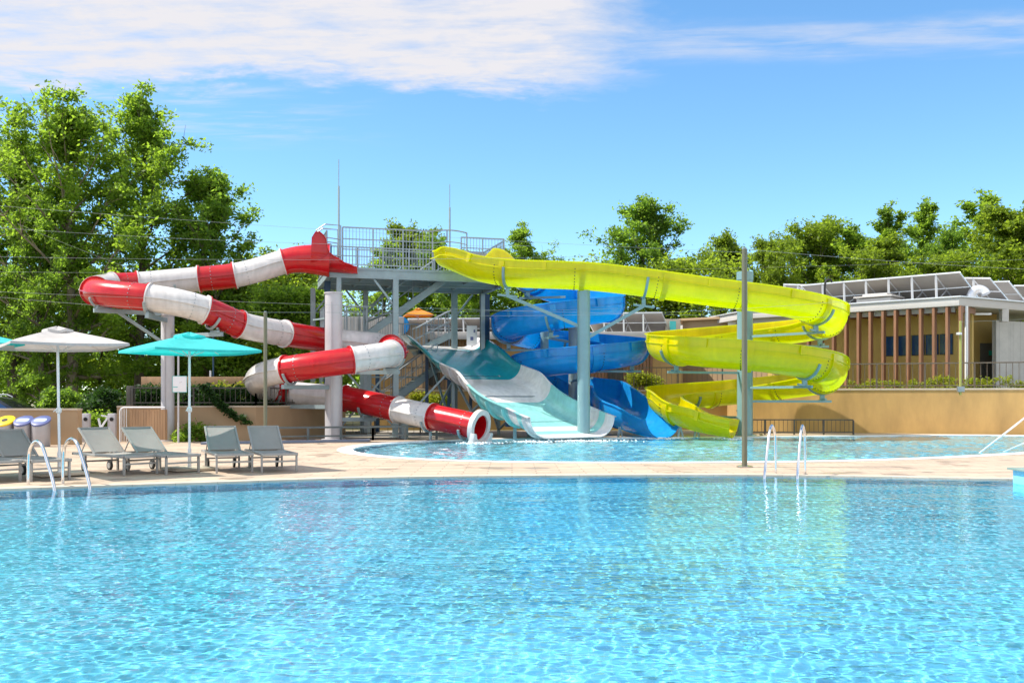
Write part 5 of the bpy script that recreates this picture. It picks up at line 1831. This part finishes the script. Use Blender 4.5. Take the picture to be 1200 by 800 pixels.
def tree_meshes(seed, H, Rc, t0, leaf_s, n_leaf, bark, leaf, nl=22, r0=.24, spread=1.0, clump=.10, top=.9, gap=.0):
    """tapered trunk with limbs and twigs, leaf clumps along the outer twigs"""
    rg = random.Random(seed); rng = np.random.default_rng(seed)
    mb = MB()
    trunk = [Vector((0, 0, 0))]
    k = 9
    for i in range(1, k + 1):
        trunk.append(Vector((rg.uniform(-1, 1) * .018 * H * i / k + trunk[-1].x * .9, rg.uniform(-1, 1) * .018 * H * i / k + trunk[-1].y * .9, H * top * i / k)))
    mb.tube(trunk, [r0 * (1.25 if i == 0 else (1 - .86 * i / k)) for i in range(k + 1)], 10)
    cl, cr = [], []
    az = rg.uniform(0, 6.28)
    for j in range(nl):
        f = (t0 + (1 - t0) * ((j + .5) / nl) ** .95)
        z = f * H * top
        i = min(k - 1, int(f * k)); s_ = f * k - i
        b0 = trunk[i].lerp(trunk[i + 1], s_)
        az += 2.4 + rg.uniform(-.35, .35)
        g = (f - t0) / (1 - t0)
        prof = (math.sin(math.pi * min(1, .22 + .78 * g)) ** .8) * .95 + .12
        Ln = Rc * prof * rg.uniform(.72, 1.2) * spread
        el = R_(8 + 58 * g + rg.uniform(-10, 12))
        dv = Vector((math.cos(az) * math.cos(el), math.sin(az) * math.cos(el), math.sin(el)))
        pl = [b0]
        for q in range(1, 6):
            dv = (dv + Vector((rg.uniform(-.16, .16), rg.uniform(-.16, .16), rg.uniform(-.04, .16)))).normalized()
            pl.append(pl[-1] + dv * Ln / 5)
        rr = r0 * (1 - .8 * f) * .45
        mb.tube(pl, [max(.012, rr * (1 - .85 * q / 5)) for q in range(6)], 6)
        for q in range(1, 6):
            nb = 2 if q < 5 else 3
            for w in range(nb):
                bd = Vector((rg.uniform(-1, 1), rg.uniform(-1, 1), rg.uniform(-.35, .75))).normalized()
                bl_ = Ln * rg.uniform(.16, .34) * (1.15 if q > 2 else .9)
                tip = pl[q] + (bd * .85 + dv * .45) * bl_
                mid = pl[q].lerp(tip, .5) + Vector((0, 0, .05 * bl_))
                mb.tube([pl[q], mid, tip], [max(.008, rr * .3), max(.006, rr * .2), .005], 4, caps=False)
                if rg.random() < gap: continue
                for c_, sc in ((tip, 1.0), (mid, .75)):
                    cl.append(tuple(c_)); cr.append(clump * H * rg.uniform(.45, .8) * sc * (.6 + .4 * min(1, Ln / 2.5)))
        if True:
            cl.append(tuple(pl[-1])); cr.append(clump * H * rg.uniform(.5, .8))
    for w in range(5):
        q = trunk[-1] + Vector((rg.uniform(-.4, .4), rg.uniform(-.4, .4), rg.uniform(0, .1 * H)))
        cl.append(tuple(q)); cr.append(clump * H * .5)
        mb.tube([trunk[-1] - ZUP * .1, q], [.03, .008], 4, caps=False)
    mt = MB(); mt.v, mt.f = mb.v, mb.f
    me_t = bpy.data.meshes.new('trunk'); me_t.from_pydata(mt.v, [], mt.f)
    me_t.polygons.foreach_set('use_smooth', [True] * len(me_t.polygons)); me_t.materials.append(bark)
    per = max(8, int(n_leaf / len(cl)))
    V, Q = leaf_cloud(rng, cl, per, np.array(cr), leaf_s)
    me_c = fast_mesh('crown', V, Q); me_c.materials.append(leaf)
    return me_t, me_c


TREE = {}


def tree_kind(key, *a, **k): TREE[key] = tree_meshes(*a, **k)


tree_kind('oak', 11, 15.3, 4.6, .16, .105, 36000, M['palebark'], M['leafA'], nl=34, r0=.30, clump=.050, gap=.34)
tree_kind('oak2', 23, 16.0, 3.4, .20, .105, 27000, M['bark'], M['leafA'], nl=32, r0=.26, clump=.046, gap=.36)
tree_kind('broad', 35, 13.0, 3.6, .12, .11, 30000, M['bark'], M['leafB'], nl=32, r0=.24, clump=.056, gap=.30)
tree_kind('bright', 47, 12.0, 3.9, .10, .12, 38000, M['bark'], M['leafC'], nl=28, r0=.22, clump=.068, gap=.18)
tree_kind('slim', 59, 12.5, 2.1, .15, .105, 15000, M['bark'], M['leafA'], nl=28, r0=.16, clump=.048, gap=.25)
tree_kind('low', 71, 7.0, 3.4, .04, .10, 22000, M['bark'], M['leafA'], nl=20, r0=.12, clump=.14)
tree_kind('low2', 83, 7.0, 3.4, .04, .10, 21000, M['bark'], M['leafC'], nl=20, r0=.12, clump=.14)
BASEH = dict(oak=15.3, oak2=16.0, broad=13.0, bright=12.0, slim=12.5, low=7.0, low2=7.0)
PROTO = {}


def tree(kind, px, ty, Y, label, z0=0.0, wide=1.0, rz=0.0, group='trees round the pool'):
    top_z = CH + (HY - ty) * Y / F
    s_ = (top_z - z0) / (BASEH[kind] * .99)
    x = GX(px, Y)
    t = thing({'oak': 'oak_tree', 'oak2': 'oak_tree', 'low': 'bushy_tree', 'low2': 'bushy_tree'}.get(kind, 'leafy_tree'), label, 'tree', (x, Y, z0), group=group)
    t.rotation_euler = (0, 0, R_(rz)); t.scale = (s_ * wide, s_ * wide, s_)
    for nm, me in zip(('trunk', 'crown'), TREE[kind]):
        o = bpy.data.objects.new(nm, me); COL.objects.link(o); o.parent = t
    return t


tree('oak', 84, 117, 44, 'tallest broad oak with pale trunk behind the white parasol', 0, 1.0, 20)
tree('oak2', 163, 99, 46.5, 'slimmer tall oak with open crown above the tube slide bend', 0, .95, 100)
tree('broad', 244, 203, 48, 'round crowned tree under which the upper red tube passes', 0, 1.0, 0)
tree('oak2', 16, 150, 48, 'dark trunked oak behind the parked car', 0, 1.1, 210)
tree('broad', 50, 232, 43, 'dark leaning tree between the car and the pale trunked oak', 0, .8, 130)
tree('oak', -75, 130, 47, 'oak cut off by the picture edge', 0, 1, 290)
tree('low', 30, 330, 55, 'bushy tree in the shade behind the car', 0, 1.1, 40)
tree('low2', 118, 335, 54, 'bushy tree behind the entry gates', 0, 1.1, 90)
tree('low', 205, 335, 52, 'bushy tree behind the tube column and notice board', 0, 1.1, 170)
tree('low2', 275, 330, 50, 'bushy tree behind the lower tube loop', 0, 1.1, 250)
tree('bright', 330, 296, 54, 'yellow green tree under the upper white tube', 0, .85, 15)
tree('low', 345, 345, 48, 'dark bushy tree between the tube slide and the tower', 0, 1.1, 300)
tree('bright', 372, 318, 58, 'pale green tree just beside the tower columns', 0, .8, 75)
tree('slim', 447, 276, 60, 'light tree showing through the tower railing, nearest the red entry', 1.66, 1.2, 0)
tree('bright', 480, 268, 62, 'yellow green tree behind the tower stairs', 1.66, .8, 160)
tree('broad', 510, 276, 60, 'darker tree behind the middle of the tower deck', 1.66, .8, 200)
tree('slim', 545, 288, 58, 'slim tree behind the yellow slide entry', 1.66, 1.2, 50)
tree('oak2', 606, 260, 60, 'tree rising above the corrugated screen of the tower', 1.66, 1.1, 130)
tree('low', 560, 330, 62, 'bushy tree under the yellow slide start', 1.66, 1.2, 10)
tree('low2', 640, 318, 64, 'bushy tree behind the blue spiral', 1.66, 1.2, 100)
tree('low', 705, 322, 66, 'bushy tree under the long yellow run', 1.66, 1.2, 220)
tree('broad', 757, 234, 63, 'large dark tree standing alone above the long yellow run', 1.66, 1.05, 300)
tree('low2', 790, 318, 60, 'bushy tree below the big lone tree', 1.66, 1.3, 330)
tree('bright', 850, 282, 66, 'round tree behind the top of the pale spiral column', 1.66, .85, 240)
tree('bright', 905, 284, 60, 'yellow green tree beside the tall olive post', 1.66, .85, 110)
tree('bright', 962, 262, 64, 'broad yellow green tree behind the spiral bend', 1.66, .95, 30)
tree('slim', 1003, 254, 62, 'slim tree behind the start of the solar panels', 1.66, 1.3, 80)
tree('slim', 1045, 234, 64, 'pointed slim tree above the middle solar panels', 1.66, 1.1, 190)
tree('slim', 1077, 228, 66, 'taller pointed slim tree above the roof ladder', 1.66, 1.0, 300)
tree('bright', 1030, 285, 58, 'low yellow green tree behind the roof ladder', 1.66, 1.1, 270)
tree('broad', 1110, 268, 60, 'dark tree behind the roof corner', 1.66, .85, 45)
tree('slim', 1150, 216, 68, 'tall open tree above the silver duct', 1.66, 1.35, 10)
tree('bright', 1192, 248, 58, 'big rounded yellow green tree at the picture edge', 1.66, 1.05, 150)
tree('broad', 1225, 235, 66, 'dark tree mostly outside the picture edge', 1.66, .9, 210)
tree('bright', 1110, 300, 56, 'low yellow green tree over the end of the front solar row', 1.66, 1.2, 20)
rngw = np.random.default_rng(99)
cen = [(x + rngw.uniform(-1, 1), 84 + rngw.uniform(-3, 3), rngw.uniform(.2, 5.8)) for x in np.arange(-60, 62, .8) for _ in range(4)]
V, Q = leaf_cloud(rngw, cen, 60, 1.9, .30)
me = fast_mesh('woods', V, Q); me.materials.append(M['leafB'])
tag(link_mesh('woods', me), kind='stuff')


def hedge(label, a, b, w, h, z0, n_, mat, name='hedge', leaf=.06, lumps=.0, cat='hedge'):
    a, b = Vector(a), Vector(b); rng = np.random.default_rng(abs(hash(label)) % 9999)
    L_ = (b - a).length; k = max(2, int(L_ / .28)); dv = (b - a).normalized(); sd_ = Vector((-dv.y, dv.x, 0))
    cen = []
    for i in range(k):
        for _ in range(7):
            q = a + dv * (L_ * (i + .5) / k + rng.uniform(-.1, .1)) + sd_ * rng.uniform(-w / 2, w / 2)
            cen.append((q.x, q.y, z0 + .06 + rng.uniform(0, 1) * h * (1 + lumps * math.sin(i * .9))))
    V, Q = leaf_cloud(rng, cen, max(10, n_ // len(cen)), .26, leaf)
    o_ = np.array([(a.x + b.x) / 2, (a.y + b.y) / 2, z0])
    me = fast_mesh('foliage', V - o_, Q); me.materials.append(mat)
    t = thing(name, label, cat, tuple(o_))
    ob = bpy.data.objects.new('foliage', me); COL.objects.link(ob); ob.parent = t
    mb = MB()
    for i in range(0, k, 2):
        q = a + dv * (L_ * (i + .5) / k)
        mb.tube([(q.x, q.y, z0 - .05), (q.x + rng.uniform(-.05, .05), q.y, z0 + h * .8)], .012, 4)
    mb.build('stem', M['bark'], t)
    return t


import zlib
hash = lambda s: zlib.crc32(s.encode())
hedge('clipped dark hedge behind the planter railing', (GX(152, 33.2), 33.2, 0), (GX(330, 34.4), 34.4, 0), .9, .62, 1.0, 16000, M['leafH'])
hedge('yellow green bushes at the far end of the planter', (GX(255, 35.2), 35.2, 0), (GX(378, 38.0), 38.0, 0), .8, .75, 1.0, 9000, M['leafY'], name='bush', cat='bush')
hedge('rounded dark shrub behind the entry gates', (GX(98, 33.6), 33.6, 0), (GX(146, 34.4), 34.4, 0), 1.3, 1.5, 0, 9000, M['leafH'], name='shrub', cat='shrub')
hedge('dark shrub between the car and the pale trunk', (GX(52, 37), 37, 0), (GX(92, 37.5), 37.5, 0), 1.2, 1.55, 0, 8000, M['leafB'], name='shrub', cat='shrub')
hedge('low yellow green shrub at the foot of the pale trunk', (GX(104, 32.6), 32.6, 0), (GX(124, 32.7), 32.7, 0), .6, .75, 0, 2500, M['leafA'], name='shrub', cat='shrub')
hedge('low green plants at the foot of the planter wall', (GX(206, 31.4), 31.4, 0), (GX(250, 31.9), 31.9, 0), .3, .26, 0, 1500, M['leafA'], name='plant', cat='plant', lumps=.5)
hedge('yellow flowering plants seen under the tube slide', (GX(483, 42.9), 42.9, 0), (GX(528, 42.9), 42.9, 0), .5, .5, .9, 3200, M['leafY'], name='plant', cat='plant')
hedge('yellow green plants behind the spiral slides', (GX(738, 43.8), 43.8, 0), (GX(775, 43.8), 43.8, 0), .5, .65, 1.66, 2600, M['leafY'], name='plant', cat='plant')
# ivy trailing down the planter wall
rng = np.random.default_rng(5)
cen = []
for i in range(26):
    f = i / 25
    q = P(238 + 40 * f + (12 * max(0, f - .7) / .3), 452 + 42 * f, 32.05 + .35 * f)
    for _ in range(3): cen.append((q.x + rng.uniform(-.08, .08), q.y - .02 + rng.uniform(-.05, .02), q.z + rng.uniform(-.07, .07)))
V, Q = leaf_cloud(rng, cen, 26, .10, .05)
o_ = np.array(cen[-1]); me = fast_mesh('ivy', V - o_, Q); me.materials.append(M['leafH'])
tag(link_mesh('ivy', me, None, tuple(o_)), 'dark ivy trailing diagonally down the planter wall', 'ivy')
# small shrubs along the top of the long wall
SG = 'small yellow green shrubs on the ochre wall'
wv = (Vector((*WR[1], 0)), Vector((*WR[2], 0)), Vector((*WR[0], 0)))
for px, w_, h_, lab in ((1001, .5, .35, 'small shrub on the wall at the yellow spiral bend'), (1016, .45, .36, 'small shrub on the wall below the third visible fin'), (1031, .4, .4, 'small shrub on the wall just before the windows'), (1049, .55, .36, 'shrub on the wall below the first window'), (1068, .45, .42, 'small shrub on the wall below the window middle'),
                        (1088, .7, .42, 'wider shrub on the wall below the last windows'), (1106, .9, .52, 'tallest shrub on the wall below the window end'), (1128, .6, .5, 'shrub on the wall hugging the thin yellow post'), (1142, .8, .42, 'shrub on the wall under the white downpipe'), (1157, .7, .45, 'shrub on the wall before the dark recess'), (1180, .5, .5, 'lone shrub on the wall before the grey tiles'), (1197, .5, .4, 'shrub on the wall at the picture edge')):
    k = (px - 600) / F
    A0, dv = (wv[0], (wv[1] - wv[0])) if k < wv[0].x / wv[0].y else (wv[0], (wv[2] - wv[0]))
    s_ = (k * A0.y - A0.x) / (dv.x - k * dv.y)
    q = A0 + dv * s_ + Vector((.25, .75, 0))
    rg = np.random.default_rng(px)
    cen = [(rg.uniform(-w_ / 2, w_ / 2), rg.uniform(-.2, .2), rg.uniform(.06, h_ + .02)) for _ in range(int(9 * w_ / .5))]
    V, Q = leaf_cloud(rg, cen, 22, .17, .055)
    me = fast_mesh('foliage', V, Q); me.materials.append(M['leafY'])
    t = thing('shrub', lab, 'shrub', (q.x, q.y, 1.67), group=SG)
    ob = bpy.data.objects.new('foliage', me); COL.objects.link(ob); ob.parent = t
    mb = MB()
    for j in range(4): mb.tube([(q.x + (j - 1.5) * w_ * .15, q.y, 1.62), (q.x + (j - 1.5) * w_ * .25, q.y, 1.67 + h_ * .8)], .008, 4)
    mb.build('stem', M['bark'], t)

# ------------------------------------------------------------------ foam where the slides run into the splash pool
rng = np.random.default_rng(12)
mb = MB()
for cx_, cy_, sx, sy, n_ in ((-1.0, 31.0, .55, .35, 260), (.75, 31.75, .5, .2, 160), (2.1, 32.5, 1.5, .28, 520), (5.2, 34.2, .55, .3, 260), (7.6, 33.95, .55, .3, 260)):
    for _ in range(n_):
        x, y = cx_ + rng.normal(0, sx * .6), cy_ + rng.normal(0, sy * .7) + (.5 * (cx_ and (0)))
        r = rng.uniform(.008, .035) * (1.3 if rng.random() < .15 else 1)
        z = -.035 + abs(rng.normal(0, .02))
        mb.lathe((x, y, z), [(r * .5, -r * .5), (r, 0), (r * .6, r * .6)], 6)
tag(mb.build('foam', M['foam']), kind='stuff')
